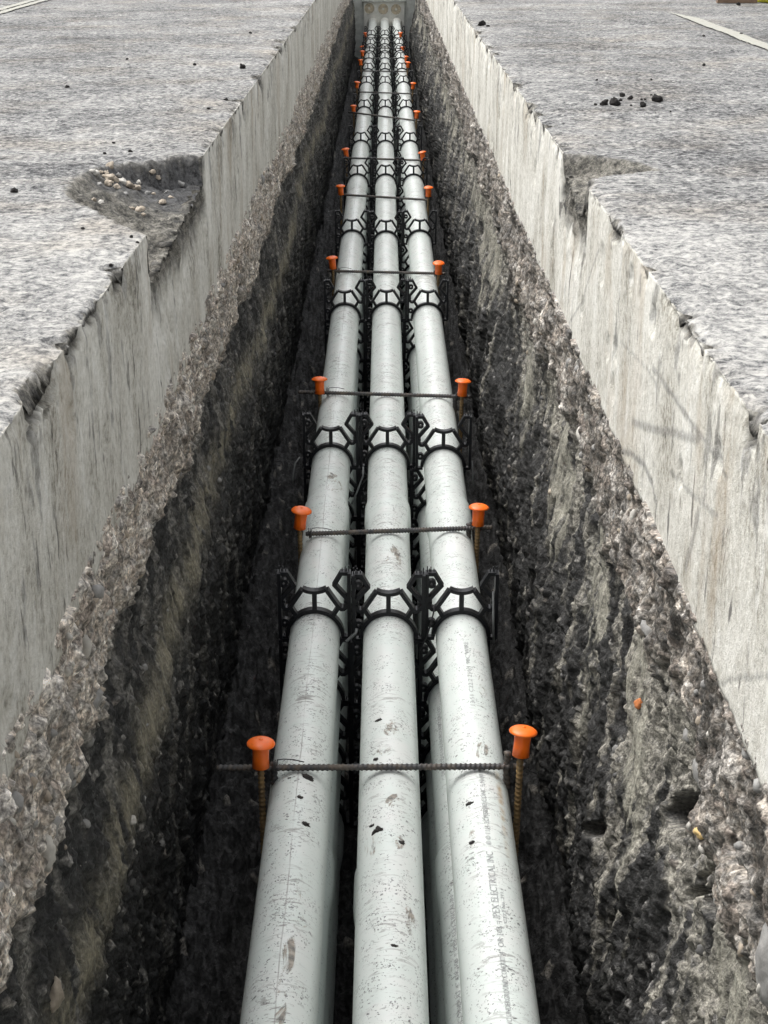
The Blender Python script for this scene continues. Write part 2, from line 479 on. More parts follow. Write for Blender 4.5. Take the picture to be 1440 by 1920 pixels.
M_PAVE, M_BANK, M_PVC, M_CAP, M_PAINT = mat_pavement(), mat_bank(), mat_pvc(), mat_cap(), mat_paint()
M_BLACK = simple("black_plastic", (0.006, 0.0065, 0.009), 0.45, 0.3, 50, 0.1, spec=0.4)
M_BAR = mat_rebar("mill_scale_steel", (0.085, 0.085, 0.088), (0.17, 0.13, 0.09), 0.06)
M_RUST = mat_rebar("rusty_steel", (0.10, 0.085, 0.065), (0.27, 0.175, 0.075), 0.25)
M_WIRE = simple("black_wire", (0.02, 0.02, 0.022), 0.5)
M_STRAP = simple("grey_strap", (0.22, 0.23, 0.23), 0.45)
M_CONC = simple("vault_concrete", (0.62, 0.64, 0.61), 0.85, 0.22, 14, 0.4)
M_PANEL = simple("terminator_plastic", (0.80, 0.80, 0.75), 0.6, 0.1, 20)
M_PLUG = simple("muddy_plug", (0.56, 0.49, 0.37), 0.85, 0.4, 26, 0.3)
M_INK = simple("print_ink", (0.36, 0.37, 0.375), 0.5, 0.4, 120)
M_CLOD = simple("dark_soil_clod", (0.028, 0.026, 0.025), 0.95, 0.5, 140, 0.9, spec=0.2)
M_MUD = simple("dried_mud", (0.05, 0.046, 0.044), 0.95, 0.5, 200, 0.8, spec=0.2)
M_STONES = [simple("grey_stone", (0.25, 0.245, 0.235), 0.8, 0.3, 60, 0.4), simple("tan_stone", (0.34, 0.29, 0.23), 0.8, 0.3, 60, 0.4),
            simple("pale_stone", (0.46, 0.44, 0.40), 0.75, 0.2, 60, 0.3), simple("dark_stone", (0.10, 0.098, 0.095), 0.75, 0.35, 60, 0.4)]
M_YSTONE = simple("yellow_stone", (0.55, 0.39, 0.17), 0.8, 0.2, 90, 0.3)
M_BRICK = simple("orange_brick", (0.50, 0.17, 0.055), 0.85, 0.3, 90, 0.4)
M_TIMBER = simple("brown_timber", (0.16, 0.105, 0.07), 0.8, 0.3, 30, 0.3)
M_YELLOW = simple("yellow_plastic", (0.62, 0.60, 0.03), 0.45, 0.1, 30)

# ------------------------------------------------------------------ the setting
XW, SLAB, FLOOR = 0.400, 0.356, -1.555     # half width, slab thickness, trench floor level
Y0, YE = -2.5, 22.6

def graded(a, b, fn):
    out = [a]
    while out[-1] < b: out.append(out[-1] + fn(out[-1]))
    return np.array(out)
ycols = np.concatenate([np.linspace(Y0, 0.85, 24)[:-1], graded(0.85, YE, lambda y: max(0.0045, 0.0017 * y ** 1.5))])
ycols[-1] = YE

# broken places on the pavement edge: polygons in (distance from edge, y)
def rp(px, py, s):
    p = at_z(px, py, 0.0)
    return (s * p.x - XW, p.y)
notchL = [rp(x, y, -1) for x, y in ((385, 290), (345, 292), (300, 300), (250, 304), (205, 308), (170, 318), (140, 336), (122, 356), (135, 375), (175, 395), (215, 412), (240, 424), (290, 436))]
notchL = [(-0.03, notchL[0][1])] + [(max(u, 0.001), y) for u, y in notchL] + [(-0.03, notchL[-1][1])]
notchR = [rp(x, y, 1) for x, y in ((1052, 285), (1090, 288), (1140, 294), (1190, 303), (1232, 318), (1180, 325), (1120, 331), (1102, 340), (1112, 352))]
notchR = [(-0.03, notchR[0][1])] + [(max(u, 0.001), y) for u, y in notchR] + [(-0.03, notchR[-1][1])]
small = {-1: [(1.73, 0.075, 0.022, 0.026), (2.08, 0.05, 0.010, 0.012), (1.95, 0.03, 0.012, 0.015), (2.3, 0.05, 0.012, 0.014)],
         1: [(1.60, 0.025, 0.020, 0.022), (2.68, 0.07, 0.012, 0.018), (2.0, 0.03, 0.008, 0.010), (4.4, 0.06, 0.02, 0.02)]}

def road_relief(U, Y, sd):
    pit = fbm(U * 34 + 3, Y * 34, 4, sd, 0.6)
    return (0.0060 * np.minimum(pit, 0.12) * (0.5 + sstep(-0.2, 0.3, fbm(U * 3, Y * 3, 2, sd + 6))) + 0.004 * fbm(U * 2.1, Y * 2.1, 2, sd + 5) * sstep(0, 0.1, U)) * (U < 3.5)
def pavement(side):
    u = graded(0.0, 4.0, lambda q: 0.0045 + 0.012 * q)
    u = np.concatenate([u, [5, 7, 11, 20, 45, 100]])[::-1]
    t = np.linspace(0, SLAB, 62)[1:]
    nr = len(u)
    y = np.concatenate([[-90, -30, -10, -5], ycols, ])
    rows = nr + len(t)
    U = np.concatenate([u, np.zeros(len(t))])[:, None] * np.ones((1, len(y)))
    T = np.concatenate([np.zeros(nr), t])[:, None] * np.ones((1, len(y)))
    Y = np.ones((rows, 1)) * y[None]
    face = np.zeros((rows, len(y))); face[nr - 1:] = 1
    sd = 11 if side < 0 else 29
    near = np.exp(-U / 1.5)
    # uneven road surface
    Z = road_relief(U, Y, sd)
    # chipped arris
    ch = np.clip(fbm(Y * 7, Y * 0 + 0.5, 5, sd + 2) - 0.06, 0, 1) * 0.075 + np.clip(fbm(Y * 30, Y * 0 + 7.5, 3, sd + 3) , 0, 1) * 0.022 + 0.002
    prof = U + T
    fall = np.exp(-(prof / (0.008 + ch * 0.9)) ** 2)
    Zr = -ch * fall * (1 - face) * 0.9
    Xf = ch * fall * face * 0.9
    # the edge ridge itself drops and draws back
    Zr[nr - 1] = -ch[nr - 1] * 0.75
    Xf[nr - 1] = ch[nr - 1] * 0.55
    broken = sstep(0.18, 0.7, fall * ch / 0.022) * sstep(0.006, 0.02, ch)
    X = XW + U + Xf
    # sawn face: shallow upright grooves, slightly wavy cut
    fy = Y * 60 + fbm(Y * 2, T * 2, 2, sd + 40) * 1.5
    groove = 0.0008 * fbm(fy * 0.6, T * 6, 3, sd + 7) * sstep(-0.2, 0.4, fbm(Y * 4, T * 4, 3, sd + 44)) + 0.004 * fbm(Y * 1.2, T * 1.2, 2, sd + 8) + 0.0015 * fbm(Y * 30, T * 30, 3, sd + 45)
    hol, hra, hrb = domes(Y, T, 14, sd + 9, 0.10)
    X = X + face * (groove * sstep(0, 0.03, T) + hol * 0.006)
    Zt = np.where(face > 0, -T, Z + Zr)
    Zt[nr - 1] = Z[nr - 1] + Zr[nr - 1]
    # big broken notch
    poly = notchL if side < 0 else notchR
    pert = 0.02 * fbm(U * 26, Y * 26, 4, sd + 12)
    S = poly_sd(U + 0 * Y, Y, poly) + pert
    S = np.where((Y > 1.5) & (Y < 5), S, -1)
    vy = np.clip((poly[1][1] - Y) / (poly[1][1] - poly[-2][1]), 0, 1)
    if side < 0:
        dep = (0.014 + 0.050 * sstep(0.25, 0.05, U) + 0.035 * sstep(0.16, 0.0, U) * vy) * sstep(-0.006, 0.022, S)
    else:
        dep = (0.012 + 0.034 * sstep(0.15, 0.0, U) + 0.045 * sstep(0.09, 0.0, U) * vy) * sstep(-0.006, 0.022, S)
    d1, ra1, _ = domes(U, Y, 30, sd + 20, 0.6)
    bump_ = (0.008 * d1 + 0.015 * fbm(U * 22, Y * 22, 5, sd + 21, 0.65)) * sstep(0.0, 0.03, S)
    floorz = -dep + bump_
    isn = dep > 0.001
    edge_dep = floorz[nr - 1]                     # floor height of the notch along the edge
    Zt = np.where((face == 0) & isn, np.minimum(Zt, floorz), Zt)
    Zt[nr - 1] = np.where(isn[nr - 1], np.minimum(Zt[nr - 1], floorz[nr - 1]), Zt[nr - 1])
    Zt[nr:] = np.minimum(Zt[nr:], edge_dep[None] - 0.001 * np.arange(1, len(t) + 1)[:, None] * 0.2)
    X[nr:] += np.where(isn[nr - 1][None], 0.035 * np.exp(-(T[nr:] / 0.16) ** 2) * (0.5 + fbm(Y[nr:] * 22, T[nr:] * 12, 4, sd + 23)), 0)
    broken = np.maximum(broken, np.where(face == 0, sstep(-0.012, 0.004, S), 0))
    broken[nr - 1:] = np.maximum(broken[nr - 1:], np.where(isn[nr - 1][None], sstep(0.17, 0.10, T[nr - 1:] + 0.05 * fbm(Y[nr - 1:] * 18, T[nr - 1:] * 8, 3, sd + 24)), 0))
    # small spalls on the arris
    for (yy, ly, du, dz) in small[side]:
        k = np.exp(-((Y - yy) / ly) ** 4) * sstep(1.0, 0.75, (U / du + T / (dz * 1.8)) + 1.1 * fbm(Y * 30, prof * 30, 4, sd + 31, 0.65))
        Zt = Zt - k * dz * (face == 0) * sstep(du, 0, U)
        Zt[nr - 1] += 0
        X = X + k * du * 0.8 * face
        broken = np.maximum(broken, k * 0.95)
    # sawn-face marks
    mark = np.zeros_like(U)
    if side > 0:
        def pl(pts): return [(lambda p: (p.y, -p.z))(at_x(a, b, XW)) for a, b in pts]
        for pts, w, k in (([(1145, 842), (1180, 850), (1205, 872), (1220, 905), (1228, 945), (1226, 985)], 0.006, 0.75),
                          ([(1222, 690), (1262, 745), (1300, 800), (1345, 860), (1362, 900)], 0.005, 0.7),
                          ([(1182, 790), (1220, 805), (1262, 812), (1310, 825)], 0.007, 0.6),
                          ([(1255, 885), (1300, 930), (1345, 968)], 0.004, 0.55),
                          ([(1308, 965), (1298, 1010), (1285, 1060)], 0.010, 0.55),
                          ([(1330, 790), (1322, 860)], 0.012, 0.6),
                          ([(1440, 1268), (1390, 1272), (1345, 1284)], 0.004, 0.55),
                          ([(1120, 470), (1090, 560), (1060, 615)], 0.004, 0.5),
                          ([(1160, 640), (1210, 690), (1235, 730)], 0.003, 0.45)):
            d = seg_dist(Y, T, pl(pts))
            mark = np.maximum(mark, k * 0.75 * sstep(w * 1.3, w * 0.5, d + 0.004 * fbm(Y * 60, T * 60, 3, 5)) * face)
    else:
        for yy, t0, t1, w in ((2.02, 0.10, 0.30, 0.010), (2.9, 0.05, 0.30, 0.012), (3.3, 0.03, 0.24, 0.018), (1.62, 0.06, 0.26, 0.008), (4.4, 0.02, 0.30, 0.03), (2.45, 0.2, 0.36, 0.01)):
            d = np.abs(Y - yy + 0.012 * fbm(T * 14, Y * 0, 3, 3)) - w * (0.6 + 0.8 * fbm(T * 20, Y * 30, 3, 4))
            mark = np.maximum(mark, 0.7 * sstep(-0.05, 0.25, fbm(Y * 60, T * 9, 4, 66)) * sstep(0.006, -0.002, d) * sstep(t0, t0 + 0.04, T) * sstep(t1, t1 - 0.05, T) * face)
    if side < 0:     # black back wall of the hole, with its shadow painted into the colour
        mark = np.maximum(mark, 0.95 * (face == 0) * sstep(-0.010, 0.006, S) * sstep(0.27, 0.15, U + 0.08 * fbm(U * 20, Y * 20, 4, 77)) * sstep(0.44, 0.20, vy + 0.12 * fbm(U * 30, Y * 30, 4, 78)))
    # dark soil caught on the upper face
    so = sstep(0.14, 0.30, fbm(Y * 16, T * 7, 5, sd + 33, 0.65) + 0.09 - T * 1.2) * face * 0.5
    mark = np.maximum(mark, so)
    # hanging lower arris of the slab, tucked back
    X[-1] = XW + 0.02
    low = np.clip(fbm(Y[-1] * 11, Y[-1] * 0 + 3.3, 5, sd + 60, 0.6), 0, 1) * (0.05 if side < 0 else 0.022)
    Zt[nr:] += (low[None] * sstep(SLAB - 0.09, SLAB, T[nr:]))
    dust = np.clip(sstep(2.6, 0.9, np.hypot(U, Y - 1.2)) + 0.5 * np.exp(-U / 0.18) + 0.5 * fbm(U * 1.3, Y * 1.3, 3, sd + 50), -0.6, 1.4)
    V = np.stack([side * X, Y, Zt], -1)
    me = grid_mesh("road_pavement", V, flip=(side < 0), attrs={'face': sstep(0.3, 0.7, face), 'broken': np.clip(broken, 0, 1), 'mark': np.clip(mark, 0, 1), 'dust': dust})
    o = tag(link("road_pavement", me, M_PAVE), kind='structure')
    return o, V, S, nr
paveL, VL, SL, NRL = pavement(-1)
paveR, VR, SR, NRR = pavement(1)

C3 = lambda *a: np.array(a)
def bank(side):
    """the dug wall under the slab: gravel base, then dark soil with clay smears"""
    top, bot = -SLAB + (0.05 if side < 0 else 0.025), FLOOR - 0.03
    Tn = 330
    z = np.linspace(top, bot, Tn)
    Y = np.ones((Tn, 1)) * ycols[None]
    Z = z[:, None] * np.ones((1, len(ycols)))
    D = -Z - SLAB                                   # depth under the slab
    sd = 101 if side < 0 else 151
    # layer limits
    wob = 0.11 * fbm(Y * 1.7, Y * 0 + 1.5, 5, sd, 0.6) + 0.07 * fbm(Y * 8, D * 6, 5, sd + 1, 0.6)
    g_low = (0.205 if side < 0 else 0.20) + wob * (1.0 if side < 0 else 1.5)
    grav = sstep(0.035, -0.035, D - g_low + 0.05 * fbm(Y * 30, D * 22, 4, sd + 52, 0.65))
    # clay / silt bands and bucket smears (drawn out upright)
    sm = fbm(Y * 3.2 + D * 1.1, D * 1.3, 4, sd + 2) + 0.35 * fbm(Y * 40, D * 2.5, 3, sd + 3)
    if side < 0:
        band = np.exp(-((D - 0.455 - 0.03 * np.sin(Y * 1.3) - 0.02 * fbm(Y * 3, D * 0, 2, sd + 4)) / 0.045) ** 2)
        clay = np.clip(band * (0.8 + 0.9 * fbm(Y * 7, D * 7, 4, sd + 5)), 0, 1) * 0.9
        clay = np.maximum(clay, sstep(0.42, 0.60, sm) * 0.7 * sstep(0.9, 0.5, D))
    else:
        band = np.exp(-((D - 0.40) / 0.13) ** 2)
        clay = sstep(0.28, 0.45, sm + 0.45 * band - 0.12) * sstep(0.85, 0.6, D)
    clay *= (1 - grav) * sstep(-0.22, 0.02, fbm(Y * 24, D * 3.0, 5, sd + 49, 0.65) + (0.05 if side < 0 else 0.0))
    # displacement, positive into the trench
    big = 0.022 * fbm(Y * 2.2, D * 3, 3, sd + 6) + 0.014 * fbm(Y * 8, D * 7, 3, sd + 7)
    d1, ra1, rb1 = domes(Y, D, 26, sd + 8, 0.30)
    d2, ra2, rb2 = domes(Y, D, 56, sd + 9, 0.70)
    d3, ra3, rb3 = domes(Y, D, 105, sd + 10, 0.85)
    fine = fbm(Y * 50, D * 50, 3, sd + 11)
    gdisp = (1.0 if side < 0 else 0.7) * 0.011 * d1 * (0.3 + 0.7 * rb1) + (0.0045 if side < 0 else 0.003) * d2 + 0.002 * d3 + 0.006 * fine + 0.016 * fbm(Y * 15, D * 12, 4, sd + 41)
    rag = fbm(Y * 16, D * 5, 5, sd + 12, 0.62)      # torn upright texture
    upr = fbm(Y * 20, D * 3, 4, sd + 47, 0.6)
    clump, cr, _ = domes(Y + 0.02 * fbm(Y * 20, D * 20, 2, sd), D, 24, sd + 13, 0.8)
    sdisp = 0.020 * rag + 0.010 * upr + 0.006 * clump * cr + 0.005 * d2 * (ra2 < 0.45) + 0.003 * d3 * (ra3 < 0.6) + 0.008 * fine + 0.004 * fbm(Y * 55, D * 4, 3, sd + 46)
    cdisp = 0.006 * fbm(Y * 14, D * 1.6, 3, sd + 14) + 0.005 * rag + 0.006
    disp = grav * gdisp + (1 - grav) * ((1 - clay) * sdisp + clay * cdisp) + big * sstep(0, 0.08, D)
    base = -0.012 * sstep(0, 0.02, D) - 0.028 * (1 - grav)         # gravel sits back under the slab, soil a little more
    dark = np.zeros_like(D)
    if side > 0:
        # the bank swells towards the pipes lower down, and is undercut at its foot
        base = base + 0.085 * sstep(0.35, 0.85, D) * sstep(1.20, 0.98, D) * (0.75 + 0.5 * fbm(Y * 2.0, Y * 0 + 4, 3, sd + 15))
        def hole(px, py, ra, rb, dp):
            """a hollow in the bank: an oblique oval given by its two half-diameters (photo measure) on the plane of the wall"""
            xw = XW + 0.035
            p = at_x(px, py, xw); pa = at_x(px + ra, py, xw) - p; pb = at_x(px, py + rb, xw) - p
            y_, d_ = Y - p.y, D - (-p.z - SLAB)
            det = pa.y * -pb.z - -pa.z * pb.y
            u = (y_ * -pb.z - d_ * pb.y) / det; v = (pa.y * d_ - -pa.z * y_) / det
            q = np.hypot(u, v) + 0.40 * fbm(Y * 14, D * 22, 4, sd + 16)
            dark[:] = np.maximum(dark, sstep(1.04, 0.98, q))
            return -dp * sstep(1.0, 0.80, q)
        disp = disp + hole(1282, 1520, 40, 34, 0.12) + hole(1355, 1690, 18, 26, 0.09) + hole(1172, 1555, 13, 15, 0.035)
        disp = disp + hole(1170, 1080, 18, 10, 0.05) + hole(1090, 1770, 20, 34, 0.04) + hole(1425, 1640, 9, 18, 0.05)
        disp = disp + 0.013 * fbm(Y * 5, D * 8, 3, sd + 70) + 0.008 * domes(Y + 0.05 * fbm(Y * 8, D * 8, 3, 71), D, 7, sd + 72, 0.6)[0]
        for pts in ([(1300, 1605), (1290, 1640), (1262, 1668), (1250, 1700)], [(1352, 1560), (1345, 1605), (1368, 1650), (1372, 1690)]):
            pl = [(lambda p: (p.y, -p.z - SLAB))(at_x(a, b, XW)) for a, b in pts]
            dd = seg_dist((Y + 0.01 * fbm(Y * 40, D * 40, 2, 9)) * 0.4, D, [(q_[0] * 0.4, q_[1]) for q_ in pl])
            disp = disp - 0.05 * sstep(0.012, 0.006, dd)
    else:
        base = base + 0.03 * sstep(0.25, 0.55, D) - 0.02 * sstep(0.9, 1.1, D)
    X = XW - base - disp
    X = np.where(D < 0.0, X + 0.004, X)
    X[0] = XW + 0.03                                                 # tucked under the slab
    # material of each layer
    g = lambda a: a[..., None]
    r1 = np.where(d1 > 0.05, ra1, np.where(d2 > 0.05, ra2, ra3)); 
    stone_t = np.where(g(r1) < 0.25, C3(0.30, 0.288, 0.268), np.where(g(r1) < 0.5, C3(0.41, 0.38, 0.34), np.where(g(r1) < 0.75, C3(0.34, 0.30, 0.265), C3(0.52, 0.50, 0.47))))
    inst = g(sstep(0.1, 0.35, np.maximum(np.maximum(d1, d2), d3 * 0.6)))
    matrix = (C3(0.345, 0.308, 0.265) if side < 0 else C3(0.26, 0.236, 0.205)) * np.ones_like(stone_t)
    gcol = matrix * (1 - inst) + stone_t * inst
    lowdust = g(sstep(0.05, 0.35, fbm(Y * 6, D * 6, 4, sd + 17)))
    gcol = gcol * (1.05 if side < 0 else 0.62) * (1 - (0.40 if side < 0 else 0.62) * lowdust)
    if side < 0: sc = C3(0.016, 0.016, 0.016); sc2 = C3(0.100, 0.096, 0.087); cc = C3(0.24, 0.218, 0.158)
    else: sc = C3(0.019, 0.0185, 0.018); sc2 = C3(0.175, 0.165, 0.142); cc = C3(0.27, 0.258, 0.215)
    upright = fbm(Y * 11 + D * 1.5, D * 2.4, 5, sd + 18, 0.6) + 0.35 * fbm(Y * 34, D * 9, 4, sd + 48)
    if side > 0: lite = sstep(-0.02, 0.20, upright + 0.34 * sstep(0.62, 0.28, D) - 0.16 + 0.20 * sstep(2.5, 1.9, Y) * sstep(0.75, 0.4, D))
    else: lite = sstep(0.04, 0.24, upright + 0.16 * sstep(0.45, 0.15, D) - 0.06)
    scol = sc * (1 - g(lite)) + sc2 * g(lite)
    st = g((d2 > 0.25) * (ra2 < 0.12) * 1.0)
    scol = scol * (0.75 + 0.6 * g(sstep(-0.3, 0.3, fbm(Y * 45, D * 30, 4, sd + 42))))
    scol = scol * (1 - st) + stone_t * 0.5 * st
    cv = g(0.8 + 0.5 * (fbm(Y * 26, D * 3, 4, sd + 19) + 0.3))
    ccol = cc * np.clip(cv, 0.6, 1.35)
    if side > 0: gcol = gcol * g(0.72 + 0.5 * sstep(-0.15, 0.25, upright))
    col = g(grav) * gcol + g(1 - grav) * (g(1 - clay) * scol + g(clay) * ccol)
    col = col * (1 - g(dark)) + g(dark) * C3(0.065, 0.062, 0.056)     # darker earth tint inside the hollows
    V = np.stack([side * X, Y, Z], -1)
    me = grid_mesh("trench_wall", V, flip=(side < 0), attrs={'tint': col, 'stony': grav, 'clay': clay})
    o = tag(link("trench_wall", me, M_BANK), kind='structure')
    return o, V, grav
bankL, BL, GL = bank(-1)
bankR, BR, GR = bank(1)

def trench_floor():
    x = np.linspace(-0.50, 0.50, 190)
    y = np.concatenate([np.linspace(Y0, 1.2, 30)[:-1], graded(1.2, YE, lambda q: max(0.006, 0.003 * q ** 1.4))])
    X, Y = np.meshgrid(x, y, indexing='ij')
    d1, r1, _ = domes(X, Y, 16, 201, 0.5); d2, r2, _ = domes(X, Y, 34, 202, 0.8)
    d3, r3, _ = domes(X, Y, 70, 204, 0.8)
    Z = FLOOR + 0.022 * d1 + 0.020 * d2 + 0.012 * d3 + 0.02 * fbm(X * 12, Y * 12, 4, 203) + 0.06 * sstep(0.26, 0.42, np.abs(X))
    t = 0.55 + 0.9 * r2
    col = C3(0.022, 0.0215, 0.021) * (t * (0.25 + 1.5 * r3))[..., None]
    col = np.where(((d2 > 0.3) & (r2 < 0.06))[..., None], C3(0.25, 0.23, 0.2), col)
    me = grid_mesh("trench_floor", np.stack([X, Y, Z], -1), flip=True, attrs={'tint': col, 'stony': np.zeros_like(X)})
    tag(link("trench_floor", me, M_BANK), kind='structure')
trench_floor()
def plain_grid(name, xs, ys, mat, z=0.0):
    X, Y = np.meshgrid(np.array(xs), np.array(ys), indexing='ij')
    one = np.ones_like(X)
    me = grid_mesh(name, np.stack([X, Y, one * z], -1), flip=True, attrs={'face': one * 0, 'broken': one * 0, 'mark': one * 0, 'dust': one * 0})
    return tag(link(name, me, mat), kind='structure')
plain_grid("ground", [-100.4, -40, -10, -3, 0, 3, 10, 40, 100.4], [YE + 0.62, 26, 32, 45, 70, 120, 220], M_PAVE)
plain_grid("ground", [-XW - 0.01, 0, XW + 0.01], [-90, -30, -10, -5, Y0 - 0.02], M_PAVE, -0.004)
# the end of the dig behind the photographer
b = Geo().box((0, Y0 - 0.10, (FLOOR - 0.02) / 2 - 0.006), (1.1, 0.2, -(FLOOR - 0.02) - 0.012))
tag(link("trench_wall", b.mesh("trench_end"), M_CLOD), kind='structure')

def stripe(side, x0, x1, ya, yb, seed):
    y = np.arange(ya, yb, 0.02)
    w0 = x0 + 0.007 * fbm(y * 12, y * 0, 4, seed); w1 = x1 + 0.007 * fbm(y * 12, y * 0 + 5, 4, seed)
    tip = np.clip((yb - y) / 0.5, 0, 1) if side > 0 else 1.0
    w1 = w0 + (w1 - w0) * tip
    n = 5
    X = w0[None] + (w1 - w0)[None] * np.linspace(0, 1, n)[:, None]
    Yg = np.ones((n, 1)) * y[None]
    Uu = X - XW
    sd = 11 if side < 0 else 29
    Z = road_relief(Uu, Yg, sd) + 0.005
    me = grid_mesh("road_marking", np.stack([side * X, Yg, Z], -1), flip=(side > 0))
    tag(link("road_marking", me, M_PAINT), kind='structure')
stripe(1, 1.452, 1.517, 1.0, 8.25, 61)
stripe(-1, 1.93, 1.975, 1.0, 12.0, 62)
stripe(-1, 1.99, 2.035, 1.0, 12.0, 63)

# ------------------------------------------------------------------ stones set in the dug walls (pieces of the wall)
rnd = random.Random(5)
stone_me = []
for mi, m in enumerate(M_STONES):
    for k in range(3):
        me = rock_mesh("stone", 10 * mi + k, 1.0, rnd.uniform(0.6, 0.85), rnd.uniform(0.55, 0.8), 2, 0.3, 0.45)
        me.materials.append(m); stone_me.append(me)
def set_stone(parent, me, p, size, spin=None):
    o = bpy.data.objects.new("stone", me); COL.objects.link(o); o.parent = parent
    o.location = p; o.scale = (size,) * 3
    o.rotation_euler = spin or (rnd.uniform(0, 6.3), rnd.uniform(0, 6.3), rnd.uniform(0, 6.3))
    return o
def embed(parent, V, grav, side, n):
    rows, cols = grav.shape
    done = 0
    while done < n:
        y = 1.25 * (6.0 / 1.25) ** rnd.random()
        j = int(np.searchsorted(ycols, y)); i = int(rnd.uniform(3, rows * 0.62))
        ing = grav[i, j] > 0.5
        if not ing and rnd.random() > 0.22: continue
        size = rnd.choice([0.006, 0.007, 0.008, 0.009, 0.010, 0.012, 0.016 if ing and side < 0 else 0.010]) * (1.0 if y < 3 else 1.25)
        x, yy, z = V[i, j]
        me = stone_me[rnd.choice([0, 1, 2, 3, 4, 5, 6, 7, 8] if ing else [0, 1, 2, 9, 10, 11, 3])]
        set_stone(parent, me, (x + side * size * 0.25, yy, z), size)
        done += 1
embed(bankL, BL, GL, -1, 230)
embed(bankR, BR, GR, 1, 110)
def wall_surf(V, p):
    j = int(np.argmin(abs(ycols - p.y))); i = int(np.argmin(abs(V[:, j, 2] - p.z)))
    return Vector(V[i, j])
def big_stone(parent, V, side, px, py, mat, dims, spin=(0, 0, 0), sink=0.3, sd=1, label=None):
    p = wall_surf(V, at_x(px, py, side * (XW - 0.01)))
    me = rock_mesh("stone", sd, *dims, sub=3, rough=0.15, lump=0.35); me.materials.append(mat)
    o = set_stone(parent, me, p + Vector((side * dims[0] * sink, 0, 0)), 1.0, spin)
    if label: o["label"] = label
big_stone(bankL, BL, -1, 204, 1310, M_STONES[0], (0.016, 0.026, 0.021), (0.3, 0.2, 0), 0.2, 71)
big_stone(bankL, BL, -1, 150, 1450, M_STONES[0], (0.014, 0.02, 0.022), (0.1, 0.2, 0.4), 0.2, 72)
big_stone(bankL, BL, -1, 115, 1545, M_STONES[0], (0.014, 0.022, 0.018), (0.1, 0.2, 0.4), 0.2, 77)
big_stone(bankL, BL, -1, 105, 1600, M_STONES[2], (0.012, 0.012, 0.024), (0.1, 0.1, 0.2), 0.2, 73)
big_stone(bankL, BL, -1, 262, 1538, M_STONES[2], (0.008, 0.011, 0.007), (0, 0, 0.2), 0.0, 74, "pale stone chip")
big_stone(bankL, BL, -1, 150, 1870, M_STONES[1], (0.014, 0.022, 0.026), (0.2, 0, 0.2), 0.1, 75)
big_stone(bankR, BR, 1, 1291, 1563, M_YSTONE, (0.0085, 0.012, 0.007), (0.1, 0, 0.1), -0.3, 81, "yellow stone on the lip of the hollow")
big_stone(bankR, BR, 1, 1352, 1768, M_YSTONE, (0.006, 0.008, 0.010), (0.1, 0, 0.3), 0.1, 82, "small yellowish stone")
big_stone(bankR, BR, 1, 1154, 1318, M_BRICK, (0.008, 0.010, 0.012), (0.2, 0, 0.3), 0.1, 83, "orange brick fragment")
big_stone(bankR, BR, 1, 1415, 1805, M_STONES[0], (0.020, 0.035, 0.062), (0.05, 0.05, 0.1), 0.3, 84, "big smooth flat stone")
big_stone(bankR, BR, 1, 1186, 1182, M_STONES[0], (0.012, 0.024, 0.012), (0.3, 0, 0.2), 0.2, 85)
big_stone(bankR, BR, 1, 1216, 1280, M_STONES[0], (0.010, 0.020, 0.010), (0.4, 0, 0.2), 0.2, 86)
big_stone(bankR, BR, 1, 1062, 815, M_STONES[2], (0.016, 0.04, 0.018), (0.1, 0, 0.2), 0.2, 87)
big_stone(bankR, BR, 1, 1216, 1380, M_STONES[0], (0.010, 0.012, 0.012), (0.1, 0, 0.2), 0.1, 88)
big_stone(bankR, BR, 1, 1262, 1455, M_STONES[0], (0.026, 0.045, 0.036), (0.1, 0, 0.2), 0.25, 89, "grey lump of concrete over the hollow")

# ------------------------------------------------------------------ end of the trench: vault wall with duct openings
vault = empty("duct_vault", (0, YE, FLOOR), "grey concrete vault wall closing the far end of the trench, duct openings above the conduits", "vault")
def child(name, geo, mat, parent, smooth=False, off=None):
    o = link(name, geo.mesh(name, smooth), mat, parent)
    o.location = -parent.location if off is None else off
    return o
child("wall", Geo().box((0, YE + 0.32, FLOOR / 2 - 0.02), (1.04, 0.6, -FLOOR + 0.03)), M_CONC, vault)
panel_top = at_y(716, 3, YE - 0.02).z; pl_, pr_ = at_y(681, 30, YE - 0.02).x, at_y(757, 30, YE - 0.02).x
child("panel", Geo().box(((pl_ + pr_) / 2, YE + 0.005, (panel_top + FLOOR) / 2), (pr_ - pl_, 0.06, panel_top - FLOOR)), M_PANEL, vault)
child("ledge", Geo().box(((pl_ + pr_) / 2, YE - 0.01, panel_top + 0.012), (pr_ - pl_ + 0.04, 0.10, 0.020)), M_CONC, vault)
for px, py in ((691.5, 15.5), (717.5, 17), (741.5, 17.5)):
    c = at_y(px, py, YE - 0.03)
    ring = Geo(); pr = Geo()
    th = [2 * math.pi * k / 28 for k in range(28)]
    ring.strip([(c.x + 0.076 * math.cos(a), c.z + 0.076 * math.sin(a)) for a in th], 0.010, YE - 0.037, YE - 0.02, True)
    rg = child("duct_ring", ring, M_PANEL, vault)
    n0 = 28
    pr.v = [(c.x + 0.0705 * math.cos(a), YE - 0.030 + 0.003 * (k % 2), c.z + 0.0705 * math.sin(a)) for k, a in enumerate(th)] + [(c.x, YE - 0.024, c.z)]
    pr.f = [(k, (k + 1) % 28, 28) for k in range(28)]
    child("duct_plug", pr, M_PLUG, vault)
